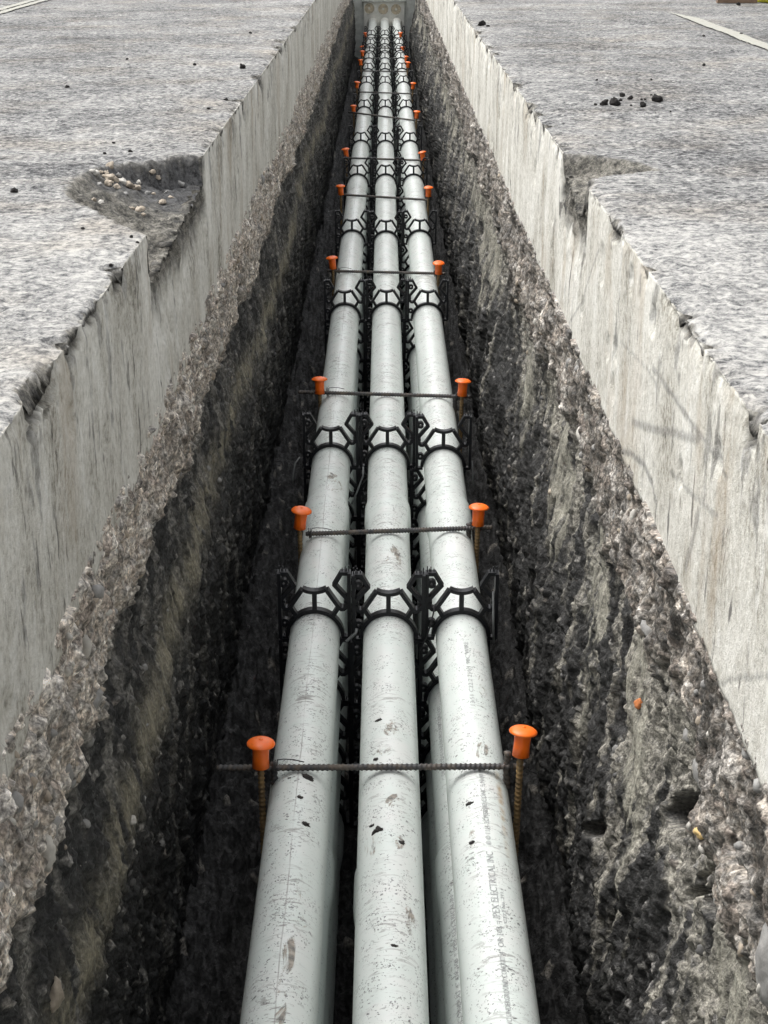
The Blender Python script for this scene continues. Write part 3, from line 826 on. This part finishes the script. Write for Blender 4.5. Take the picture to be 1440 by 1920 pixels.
for r in range(4):
    for ic, xc in enumerate(XC):
        g = Geo()
        zc = ZTOP - r * SP
        prof = [(0.0585, YE - 0.16), (0.066, YE - 0.13), (0.072, YE - 0.05), (0.075, YE - 0.027)]
        n0 = len(g.v)
        for rad, yy in prof:
            for k in range(24):
                a = 2 * math.pi * k / 24
                g.v.append((xc + XLOW[ic][r] + rad * math.cos(a), yy, zc + rad * math.sin(a)))
        for i in range(3):
            for k in range(24):
                a, b2 = i * 24 + k, i * 24 + (k + 1) % 24
                g.f.append((a, a + 24, b2 + 24, b2))
        child("bell_mouth", g, M_PANEL, vault, True)

# ------------------------------------------------------------------ conduits
BELLS = [-1.3, 3.93, 9.10, 14.25, 19.2]
OFFS = [0.0, -1.45, -2.9, -0.8]
def pipe_mesh(y0, y1, bell):
    """a straight length; its far end swells into a socket that takes the next length"""
    prof = [(y0 + 0.002, RP)]
    prof += [(y, RP) for y in np.linspace(y0, y1 - 0.22, 10)[1:]]
    if bell:
        prof += [(y1 - 0.17, RP), (y1 - 0.145, RP + 0.0016), (y1 - 0.12, RP + 0.0042), (y1 - 0.10, RP + 0.0052), (y1 - 0.03, RP + 0.0052), (y1 - 0.003, RP + 0.0050), (y1, RP + 0.0042), (y1 + 0.0005, RP + 0.0006)]
    else:
        prof += [(y1, RP)]
    g = Geo(); n = 56
    for y, r in prof:
        for k in range(n):
            a = 2 * math.pi * k / n
            g.v.append((r * math.sin(a), y, r * math.cos(a)))
    for i in range(len(prof) - 1):
        for k in range(n):
            a, b2 = i * n + k, i * n + (k + 1) % n
            g.f.append((a, a + n, b2 + n, b2))
    return g
cond_labels = {
    (0, 0): "pale grey top conduit with a faint dark seam line and long mud smears",
    (0, 1): "pale grey middle conduit of the top row, with dark mud clods on it",
    (0, 2): "pale grey top conduit with a line of printed lettering along it",
    (1, 0): "lower conduit directly under the seamed top conduit",
    (1, 1): "lower conduit hidden directly under the middle top conduit",
    (1, 2): "lower lettered conduit showing in the gap under the printed top conduit"}
rownames = ["top", "second", "third", "bottom"]; colnames = ["seamed", "middle", "lettered"]
conduits = {}
for r in range(4):
    for c in range(3):
        z = ZTOP - r * SP
        lab = cond_labels.get((r, c)) or "conduit in the %s row, stacked beneath the %s top conduit" % (rownames[r], colnames[c])
        root = empty("conduit", (XC[c] + XLOW[c][r], 0, z), lab, "conduit", "conduits of the duct bank")
        conduits[(r, c)] = root
        js = [Y0 + 0.02] + [b_ + OFFS[r] + 0.03 * math.sin(3 * c + r) for b_ in BELLS if b_ + OFFS[r] > Y0 + 0.5] + [YE - 0.05]
        for k in range(len(js) - 1):
            g = pipe_mesh(js[k] - (0.0 if k == 0 else 0.05), js[k + 1], k < len(js) - 2)
            o = link("pipe_length", g.mesh("pipe_length", True), M_PVC, root)

def lettering(root, text, y_start, height, phi, width_per_char=None, r=RP, name="lettering"):
    cu = bpy.data.curves.new("lettering_curve", 'FONT')
    cu.body = text; cu.size = height * 1.38; cu.resolution_u = 2; cu.fill_mode = 'FRONT'; cu.offset = 0.0
    to = bpy.data.objects.new("lettering_curve", cu); COL.objects.link(to)
    dg = bpy.context.evaluated_depsgraph_get()
    me = bpy.data.meshes.new_from_object(to.evaluated_get(dg))
    bpy.data.objects.remove(to); bpy.data.curves.remove(cu)
    co = np.empty(len(me.vertices) * 3); me.vertices.foreach_get('co', co); co = co.reshape(-1, 3)
    L = co[:, 0].max() - co[:, 0].min()
    if width_per_char: co[:, 0] *= width_per_char * len(text) / L
    L = co[:, 0].max()
    a = phi - co[:, 1] / r                     # letters stand towards -x
    out = np.stack([(r + 0.0007) * np.sin(a), y_start + co[:, 0], (r + 0.0007) * np.cos(a)], -1)
    me.vertices.foreach_set('co', out.reshape(-1)); me.update()
    me.name = name
    link(name, me, M_INK, root)
    return y_start + L
rt = conduits[(0, 2)]
ye = lettering(rt, "CSA 103mm DB2/ES2 ", 1.60, 0.0115, 0.16, 0.0090)
ye = lettering(rt, "PVC UNDERGROUND CONDUIT ", ye + 0.012, 0.0085, 0.16, 0.0066)
ye = lettering(rt, "4\" OR 103 = ", ye + 0.004, 0.0095, 0.17, 0.0070)
ye = lettering(rt, "IPEX ELECTRICAL INC ", ye + 0.006, 0.0125, 0.16, 0.0092)
ye = lettering(rt, "\u00ae \u00a9 11/4-2CMSR/42 CONC 5 N 0015461", ye + 0.02, 0.0095, 0.15, 0.0078)
lettering(rt, "13:51 C22.2 211.1 90C WIRE", 2.72, 0.0095, 0.13, 0.0110)
lettering(rt, "C22.2 No. 211.1", 2.02, 0.006, 0.34, 0.006)
r2 = conduits[(1, 2)]
ye = lettering(r2, "DB2/ES2 PVC UNDERGROUND CONDUIT 4\" OR 103 = IPEX ELECTRICAL INC \u00ae CSA", 1.75, 0.009, -0.62, 0.0095)
lettering(r2, "DB2/ES2 PVC UNDERGROUND CONDUIT", 2.75, 0.009, -0.62, 0.0095)

# ------------------------------------------------------------------ spacers
def arc(r, a0, a1, n, cx=0, cz=0):
    return [(cx + r * math.cos(R(a0 + (a1 - a0) * k / n)), cz + r * math.sin(R(a0 + (a1 - a0) * k / n))) for k in range(n + 1)]
DY = 0.0095
def spacer_parts():
    H = SP / 2
    fr = Geo()
    fr.strip(arc(RP + 0.0061, 2, 178, 26), 0.0086, -DY, DY)                                    # saddle over the pipe
    fr.strip([(0, RP + 0.0098), (0, 0.1060)], 0.0104, -DY + 0.0006, DY - 0.0006)               # web
    cr = [(x, 0.1645 - math.sqrt(0.0560 ** 2 - x * x) + 0.001) for x in (-0.0265, -0.018, -0.009, 0, 0.009, 0.018, 0.0265)]
    for s in (-1, 1):
        hook = [(s * 0.0280, 0.1145), (s * 0.0545, 0.0735), (s * 0.0605, 0.0690), (s * 0.0665, 0.0695), (s * 0.0705, 0.0735), (s * 0.0715, 0.0790), (s * (H - 0.0045), 0.0805)]
        fr.strip(hook, 0.0083, -DY - 0.0007 * (s + 2), DY + 0.0007 * (s + 2))
        fr.strip([(s * 0.0540, 0.0715), (s * 0.0415, 0.0505)], 0.0092, -DY + 0.0009, DY - 0.0009)
    fr.strip(cr, 0.0080, -DY - 0.0003, DY + 0.0003)
    posts = []
    for s in (-1, 1):
        p = Geo(); xo = s * (H - 0.0042)
        p.strip([(xo, -0.002), (xo, 0.158)], 0.0080, -DY - 0.004, DY + 0.004)
        p.strip([(xo - s * 0.0032, 0.0920), (s * (H - 0.037), 0.1275), (s * (H - 0.021), 0.1560), (xo - s * 0.0022, 0.1560)], 0.0083, -DY - 0.0004, DY + 0.0004)
        p.strip([(xo - s * 0.0032, 0.0865), (xo - s * 0.012, 0.0865)], 0.006, -DY + 0.0013, DY - 0.0013)
        p.strip([(s * (H - 0.022), -0.0035), (xo + s * 0.0015, -0.0035)], 0.0075, -DY + 0.0016, DY - 0.0016)
        for zc in (0.034, 0.131):                                                               # round keyhole eyes
            if s < 0:
                p.strip(arc(0.0068, 0, 348, 12, xo + 0.0104, zc), 0.0068, -DY + 0.002, DY - 0.003)
        posts.append(p)
    teeth = []
    for s in (-1, 1):
        for xo, h in ((0.0045, 0.013), (0.0095, 0.007), (0.0125, 0.012), (0.0195, 0.007)):
            t = Geo(); x = s * (H - xo)
            t.box((x, 0.001, 0.159 + h / 2), (0.0022, 0.0045, h))
            teeth.append(t)
    return fr, posts, teeth
fr, posts, teeth = spacer_parts()
me_frame = fr.mesh("frame"); me_posts = [p.mesh("post") for p in posts]
me_teeth = [t.mesh("tooth") for t in teeth]
for me in [me_frame] + me_posts + me_teeth: me.materials.append(M_BLACK)
sp_proto = None
def make_spacer(loc, full, label):
    root = empty("conduit_spacer", loc, label, "spacer", "black plastic spacers locking the conduits together")
    link("frame", me_frame, None, root)
    for m in me_posts: link("post", m, None, root)
    if full:
        for m in me_teeth: link("tooth", m, None, root)
    return root
ordw = ["first", "second", "third", "fourth", "fifth", "sixth", "seventh", "eighth", "ninth", "tenth", "eleventh", "twelfth", "thirteenth"]
SPY = [1130, 822, 558, 424, 319, 257, 194, 149, 124, 104, 91, 78, 61]
spacer_y = [at_z(719, py, ZTOP + 0.085).y for py in SPY]
cname = ["on the seamed conduit", "on the middle conduit", "on the lettered conduit"]
for k, yy in enumerate(spacer_y):
    jog = [rnd.uniform(-0.012, 0.012) for _ in range(3)]
    for r in range(4 if k < 3 else (3 if k < 5 else (2 if k < 9 else 1))):
        for c in range(3):
            x = XC[c]
            lab = ("black plastic spacer %s, %s spacer row from the front" % (cname[c], ordw[k])) if r == 0 else \
                  ("%s-layer black spacer %s, %s spacer row along" % (rownames[r], cname[c].replace("on", "under", 1), ordw[k]))
            make_spacer((x + XLOW[c][r], yy + jog[c] + (0.03 if c == 2 and k > 6 else 0), ZTOP - r * SP), k < 7 and r < 3, lab)

# ------------------------------------------------------------------ reinforcing bars, stakes and caps
def rebar_geo(L, r=0.0055, pitch=0.0095, seg=10):
    """ribbed bar along +Z from 0 to L"""
    g = Geo(); n = int(L / pitch); zs = []
    for i in range(n):
        z = i * pitch
        zs += [(z, r), (z + pitch * 0.45, r), (z + pitch * 0.62, r + 0.0013), (z + pitch * 0.85, r + 0.0013)]
    zs.append((L, r))
    for z, q in zs:
        for k in range(seg):
            a = 2 * math.pi * k / seg
            rad = q + (0.0011 if k % 5 == 0 else 0)
            g.v.append((rad * math.cos(a), rad * math.sin(a), z + 0.0022 * math.cos(a) * (0 < z < L)))
    for i in range(len(zs) - 1):
        for k in range(seg):
            a, b2 = i * seg + k, i * seg + (k + 1) % seg
            g.f.append((a, b2, b2 + seg, a + seg))
    g.f.append(tuple(reversed(range(seg)))); m = (len(zs) - 1) * seg
    g.f.append(tuple(m + k for k in range(seg)))
    return g
BAR_L = 0.60
me_bar = rebar_geo(BAR_L).mesh("crossbar", True); me_bar.materials.append(M_BAR)
me_stake = rebar_geo(0.68).mesh("stake", True); me_stake.materials.append(M_RUST)
me_stake2 = rebar_geo(0.62).mesh("stake", True); me_stake2.materials.append(M_BAR)
head = Geo().lathe([(0.0001, 0.0560), (0.007, 0.0557), (0.013, 0.0549), (0.018, 0.0535), (0.0222, 0.0514), (0.0250, 0.0492), (0.0262, 0.0472), (0.0258, 0.0458), (0.0215, 0.0440), (0.0162, 0.0415)], 28)
sleeve = Geo().lathe([(0.0158, 0.0420), (0.0148, 0.020), (0.0160, 0.0), (0.0128, 0.0), (0.0120, 0.004)], 24)
nub = Geo().lathe([(0.0001, 0.0572), (0.0035, 0.0570), (0.0042, 0.0558), (0.0040, 0.0545)], 12)
for q in (head, sleeve, nub): q.f = [tuple(reversed(f)) if q is head or q is nub else tuple(reversed(f)) for f in q.f]
me_head, me_sleeve, me_nub = head.mesh("head", True), sleeve.mesh("sleeve", True), nub.mesh("nub", True)
for me in (me_head, me_sleeve, me_nub): me.materials.append(M_CAP)

ZB = ZTOP + RP + 0.0080
def place_between(name, me, a, b, L):
    o = link(name, me, None)
    d = (b - a)
    o.location = a; o.rotation_euler = d.to_track_quat('Z', 'Y').to_euler()
    o.scale = (1, 1, d.length / L)
    return o
BARS = [((405, 1440), (985, 1437)), ((572, 1001), (922, 989)), ((558, 735), (882, 744)), ((612, 508), (834, 513)), ((641, 365), (805, 375)),
        ((646, 296), (803, 301)), ((652, 210), (787, 227)), ((662, 172), (778, 176)), ((676, 133), (775, 134.5)), ((684, 89.5), (757, 90.5)), ((684, 71), (752, 71))]
def cap(x, y, ztop, label):
    root = empty("rebar_protector", (x, y, ztop - 0.056), label, "safety cap", "orange caps on the rebar stakes")
    root.rotation_euler = (rnd.uniform(-0.15, 0.15), rnd.uniform(-0.15, 0.15), rnd.uniform(0, 6))
    link("head", me_head, None, root); link("sleeve", me_sleeve, None, root); link("nub", me_nub, None, root)
    return root
sidew = ["seamed conduit", "lettered conduit"]
bar_y = []
for k, (pa, pb) in enumerate(BARS):
    a, b = at_z(*pa, ZB), at_z(*pb, ZB)
    bar_y.append((a.y, b.y))
    o = place_between("rebar_crossbar", me_bar, a, b, BAR_L)
    tag(o, "ribbed steel rod lying across the three conduits, %s rod from the front" % ordw[k], "rebar", "rebar rods laid across the conduits")
CAPS = [((486, 1387), (977, 1366), 0), ((560, 951), (896, 946), 1), ((598, 707), (866, 710.5), 2), ((623, 480), (821.5, 489), 3), ((638, 346), (802.5, 348.5), 4),
        ((648.5, 277), (793, 283), 5), ((662, 196.5), (780, 207), 6), ((668, 152), (773, 154), 7), ((675.5, 111), (763, 115), 8), ((678.5, 94.5), (760, 104.5), 8.5), ((679, 85.5), (754.5, 87), 9), ((684, 60.5), (750, 60), 10)]
for k, (cl, crr, bi) in enumerate(CAPS):
    for s, (px, py) in enumerate((cl, crr)):
        if bi == int(bi): yb = bar_y[int(bi)][s]
        else: yb = 0.55 * bar_y[int(bi)][s] + 0.45 * bar_y[int(bi) + 1][s]
        yy = yb - 0.016
        p = at_y(px, py, yy)
        # the uppermost visible point of the dome lies a little behind its axis
        ztop = p.z - 0.0
        cap(p.x, yy, ztop, "orange mushroom cap on the stake beside the %s, %s cap from the front" % (sidew[s], ordw[k]))
        base = Vector((p.x + (0.004 if s == 0 else -0.012), yy, ztop - 0.056 + 0.012 - 0.68))
        o = place_between("rebar_stake", me_stake, base, Vector((p.x, yy, ztop - 0.044)), 0.68)
        tag(o, "rusty ribbed stake under the %s orange cap beside the %s" % (ordw[k], sidew[s]), "rebar stake", "rebar stakes along the duct bank")
        if (k < 3 and s == 1) or (k == 0 and s == 0):       # a second darker bar stands beside it
            dx = -0.022 if s == 1 else 0.022
            zb2 = ztop - 0.060
            o = place_between("rebar_stake", me_stake2, Vector((p.x + dx * 1.3, yy + 0.016 * (1 if s else -1) * -1 + 0.02, zb2 - 0.62)), Vector((p.x + dx, yy + 0.02, zb2)), 0.62)
            tag(o, "darker second stake next to the %s capped stake beside the %s" % (ordw[k], sidew[s]), "rebar stake", "rebar stakes along the duct bank")
# tie wires on the first rods
def wire(name, pts, r, mat, label, cat, group=None):
    o = link(name, Geo().tube(pts, r, 6).mesh(name, True), mat)
    return tag(o, label, cat, group)
def loop(c, rx, rz, turns, drift):
    n = int(14 * turns)
    return [(c[0] + drift * i / n, c[1] + rx * math.cos(2 * math.pi * i / 14), c[2] + rz * math.sin(2 * math.pi * i / 14)) for i in range(n + 1)]
for k in range(4):
    for s in (0, 1):
        a, b = at_z(*BARS[k][0], ZB), at_z(*BARS[k][1], ZB)
        capx = at_y(*CAPS[k][s], bar_y[k][s]).x
        c = (capx + (0.022 if s == 0 else -0.020), bar_y[k][s] + 0.004, ZB)
        pts = loop(c, 0.012, 0.013, 2.2, 0.008)
        e = pts[-1]
        pts += [(e[0] + 0.012, e[1] + 0.006, e[2] - 0.008), (e[0] + 0.028, e[1] - 0.004, e[2] - 0.022), (e[0] + 0.045, e[1] - 0.006, e[2] - 0.030)] if s == 1 else [(e[0] + 0.012, e[1], e[2] + 0.002), (e[0] + 0.030, e[1], e[2] + 0.001), (e[0] + 0.05, e[1] - 0.004, e[2] - 0.002)]
        wire("tie_wire", pts, 0.0011, M_WIRE, "black tie wire wound round the %s rod beside the %s" % (ordw[k], sidew[s]), "tie wire", "tie wires on the rods")
# loose straps hanging at the spacers
def strap(pts, label, r=0.0022, mat=None):
    wire("cable_tie", pts, r, mat or M_STRAP, label, "cable tie")
y1, y2, y3 = spacer_y[:3]
xm = (XC[0] + XC[1]) / 2; xn = (XC[1] + XC[2]) / 2
strap([(xm + 0.012, y1 - 0.02, ZTOP + 0.030), (xm + 0.010, y1 - 0.022, ZTOP + 0.020), (xm - 0.012, y1 - 0.030, ZTOP + 0.002)], "grey strap end between the seamed and middle conduits at the first spacer row", 0.0036)
strap([(xn + 0.022, y1 - 0.016, ZTOP + 0.085), (xn + 0.015, y1 - 0.02, ZTOP + 0.05), (xn + 0.004, y1 - 0.022, ZTOP + 0.01), (xn - 0.012, y1 - 0.03, ZTOP - 0.02)], "black strap threaded between the middle and lettered conduits at the first spacer row", 0.0018, M_WIRE)
strap([(xm + 0.012, y2 - 0.02, ZTOP + 0.004), (xm + 0.012, y2 - 0.03, ZTOP - 0.02), (xm - 0.004, y2 - 0.05, ZTOP - 0.06), (xm - 0.022, y2 - 0.06, ZTOP - 0.10)], "grey strap hanging between the seamed and middle conduits at the second spacer row", 0.0028)
strap([(XC[0] - 0.092, y2 - 0.01, ZTOP + 0.03), (XC[0] - 0.105, y2 - 0.02, ZTOP + 0.015), (XC[0] - 0.112, y2 - 0.02, ZTOP - 0.02), (XC[0] - 0.114, y2 - 0.02, ZTOP - 0.05)], "curled grey strap outside the seamed conduit at the second spacer row", 0.0022)
strap([(XC[2] + 0.085, y2 - 0.015, ZTOP + 0.02), (XC[2] + 0.088, y2 - 0.02, ZTOP - 0.02), (XC[2] + 0.090, y2 - 0.02, ZTOP - 0.06)], "grey strap outside the lettered conduit at the second spacer row", 0.0022)
strap([(XC[2] + 0.070, y1 - 0.004, ZTOP + 0.115), (XC[2] + 0.072, y1 - 0.012, ZTOP + 0.05), (XC[2] + 0.074, y1 - 0.012, ZTOP - 0.01)], "pale strap along the outer post beside the lettered conduit", 0.0026)

# ------------------------------------------------------------------ loose soil, pebbles, odds and ends
def rock_thing(name, me_seed, dims, mat, loc, label, cat, group=None, spin=None, sub=2):
    me = rock_mesh(name, me_seed, *dims, sub=3, rough=0.35, lump=0.9); me.materials.append(mat)
    o = link(name, me, None, None, loc)
    o.rotation_euler = spin or (rnd.uniform(-0.3, 0.3), rnd.uniform(-0.3, 0.3), rnd.uniform(0, 6.3))
    return tag(o, label, cat, group)
# mud clods on the pipes
def on_pipe(px, py, c):
    best = None
    for k in range(-60, 61):
        phi = R(k); z = ZTOP + RP * math.cos(phi); x = XC[c] + RP * math.sin(phi)
        p = at_z(px, py, z); e = abs(p.x - x)
        if best is None or e < best[0]: best = (e, Vector((x, p.y, z)), phi)
    return best[1], best[2]
MUDS = [(706, 1558, 1, 0.013, "large black mud clod on the middle conduit just behind its mud smear"), (696, 1548, 1, 0.006, "small mud crumb touching the large clod on the middle conduit"),
        (738, 1773, 1, 0.006, "single dark mud crumb low on the middle conduit"), (752, 1580, 1, 0.007, "ragged mud clod on the middle conduit beside the large clod"),
        (577, 1457, 0, 0.013, "flat black mud clod on the seamed conduit just before the first rod"), (563, 1495, 0, 0.007, "round mud clod on the seamed conduit before the first rod"),
        (572, 1545, 0, 0.009, "ragged mud clod on the seamed conduit, lower of the group"), (541, 1459, 0, 0.004, "tiny mud crumb beside the flat clod on the seamed conduit"),
        (880, 1507, 2, 0.008, "dark mud clod beside the lettering before the first rod"), (710, 1350, 1, 0.008, "mud streak clod on the middle conduit behind the first rod"),
        (702, 1424, 1, 0.007, "brown mud clod on the middle conduit touching the first rod"), (884, 1580, 2, 0.007, "elongated brown mud clod on the lettered conduit")]
for k, (px, py, c, s, lab) in enumerate(MUDS):
    p, phi = on_pipe(px, py, c)
    o = rock_thing("mud_clod", 300 + k, (s * 0.9, s * 0.7, s * 0.3), M_MUD, p, lab, "mud clod", "mud clods on the conduits", (0, phi, rnd.uniform(-0.5, 0.5)))
# clods on the road
def road_z(V, nr, x, y):
    j = int(np.argmin(abs(V[0, :, 1] - y))); i = int(np.argmin(abs(V[:nr, j, 0] - x)))
    return V[i, j, 2]
def hit_road(V, nr, px, py):
    d = ray(px, py); t = (0.01 - HC) / d.z
    for _ in range(400):
        p = Vector((0, 0, HC)) + d * t
        if p.z <= road_z(V, nr, p.x, p.y): break
        t += 0.006
    return p
CLR = [(1231, 188, 0.026, "rounded black soil clod alone at the far side of the clod group"), (1153, 196, 0.025, "widest black soil clod in the middle of the clod group"), (1205, 199, 0.017, "pointed black soil clod in front of the rounded one"),
       (1131, 196, 0.016, "crumbly soil clod beside the widest clod"), (1116, 197, 0.008, None), (1165, 178, 0.014, "flat soil clod lying farthest back in the clod group"), (1181, 184, 0.013, "long soil clod between the flat one and the pointed one"),
       (1209, 185, 0.006, None), (1137, 187, 0.008, None), (1202, 186, 0.006, None), (1182, 196, 0.006, None), (1220, 176, 0.006, None), (1162, 187, 0.009, None), (1228, 211, 0.004, None), (1256, 209, 0.005, None),
       (1220, 148, 0.006, None), (1118, 149, 0.006, None), (902, 46, 0.03, None), (914, 48, 0.012, None), (1318, 122, 0.010, None), (1384, 8, 0.02, None), (1388, 65, 0.014, "dark lump stuck on the pale road line"), (1318, 67, 0.010, None)]
for k, (px, py, s, lab) in enumerate(CLR):
    p = at_z(px, py + 2, 0.0); p.z = road_z(VR, NRR, p.x, p.y) + s * 0.3
    s *= 0.66
    rock_thing("soil_clod", 400 + k, (s, s * 0.9, s * 0.75), M_CLOD, p, lab or "small black soil crumb lying on the road surface beside the pale sawn face", "soil clod", "black soil clods on the road")
CLL = [(455, 126, 0.022, "biggest black clod on the road near the darker sawn face"), (364, 120, 0.012, None), (422, 182, 0.012, None), (390, 204, 0.009, None), (25, 359, 0.013, "flat dark clod alone on the road in front of the gravelly hole"), (125, 161, 0.012, None),
       (237, 110, 0.010, None), (469, 60, 0.012, None), (493, 120, 0.010, None), (212, 266, 0.007, None), (196, 286, 0.008, None), (243, 284, 0.009, None), (155, 429, 0.006, None), (257, 451, 0.006, None), (245, 443, 0.007, None), (207, 493, 0.007, None)]
for k, (px, py, s, lab) in enumerate(CLL):
    p = at_z(px, py + 2, 0.0); p.z = road_z(VL, NRL, p.x, p.y) + s * 0.25
    s *= 0.6
    rock_thing("soil_clod", 450 + k, (s, s * 0.9, s * 0.6), M_CLOD, p, lab or "small black soil crumb lying on the road surface beside the darker sawn face", "soil clod", "black soil clods on the road")
# pebbles in the broken hole
PEB = [(177, 325, .017, 2), (206, 313, .017, 2), (203, 336, .020, 1), (214, 341, .016, 1), (205, 346, .018, 2), (217, 354, .016, 2), (231, 343, .018, 2), (240, 350, .022, 1), (256, 355, .019, 1), (260, 344, .014, 2), (285, 325, .013, 1), (294, 335, .016, 2),
       (276, 364, .012, 0), (287, 365, .010, 2), (303, 381, .013, 1), (336, 347, .018, 0), (246, 393, .013, 2), (262, 396, .017, 1), (198, 326, .012, 1), (188, 325, .010, 2), (300, 344, .012, 0), (222, 330, .010, 0), (185, 347, .010, 0), (268, 404, .010, 1), (188, 382, .012, 2), (175, 376, .009, 1), (235, 365, .010, 0), (312, 362, .010, 0), (320, 372, .009, 1)]
for k, (px, py, s, mi) in enumerate(PEB):
    p = hit_road(VL, NRL, px, py); s *= 0.66
    p.z += s * 0.25
    rock_thing("pebble", 500 + k, (s, s * rnd.uniform(0.6, 0.9), s * rnd.uniform(0.55, 0.8)), M_STONES[(0, 1, 1)[mi] if k % 3 else mi], p, "small rounded pebble lying loose in the broken hole at the slab edge", "pebble", "pebbles in the broken hole")
# barrier foot and board far out on the road
pb0, pb1 = at_z(1338, 2, 0.004), at_z(1416, 5, 0.004)
bd = Geo().box(((pb0.x + pb1.x) / 2, pb1.y + 0.03, 0.047), (pb1.x - pb0.x + 0.02, 0.045, 0.09))
tag(link("timber_board", bd.mesh("timber_board"), M_TIMBER), "brown timber board lying on the road at the far edge, against a yellow barrier foot", "board")
bar = empty("barrier_foot", (pb1.x + 0.16, pb1.y - 0.02, 0), "yellow plastic barrier foot on the road beside the brown board", "barrier")
g = Geo(); g.tube([(-0.13, 0.16, 0.02), (-0.10, 0.08, 0.03), (0.0, -0.08, 0.035), (0.14, -0.26, 0.035), (0.4, -0.6, 0.035)], [0.022, 0.030, 0.034, 0.034, 0.034], 14)
link("foot", g.mesh("foot", True), M_YELLOW, bar)
g = Geo(); g.tube([(0.05, 0.02, 0.06), (0.05, 0.02, 0.9)], 0.022, 12)
link("upright", g.mesh("upright", True), M_YELLOW, bar)
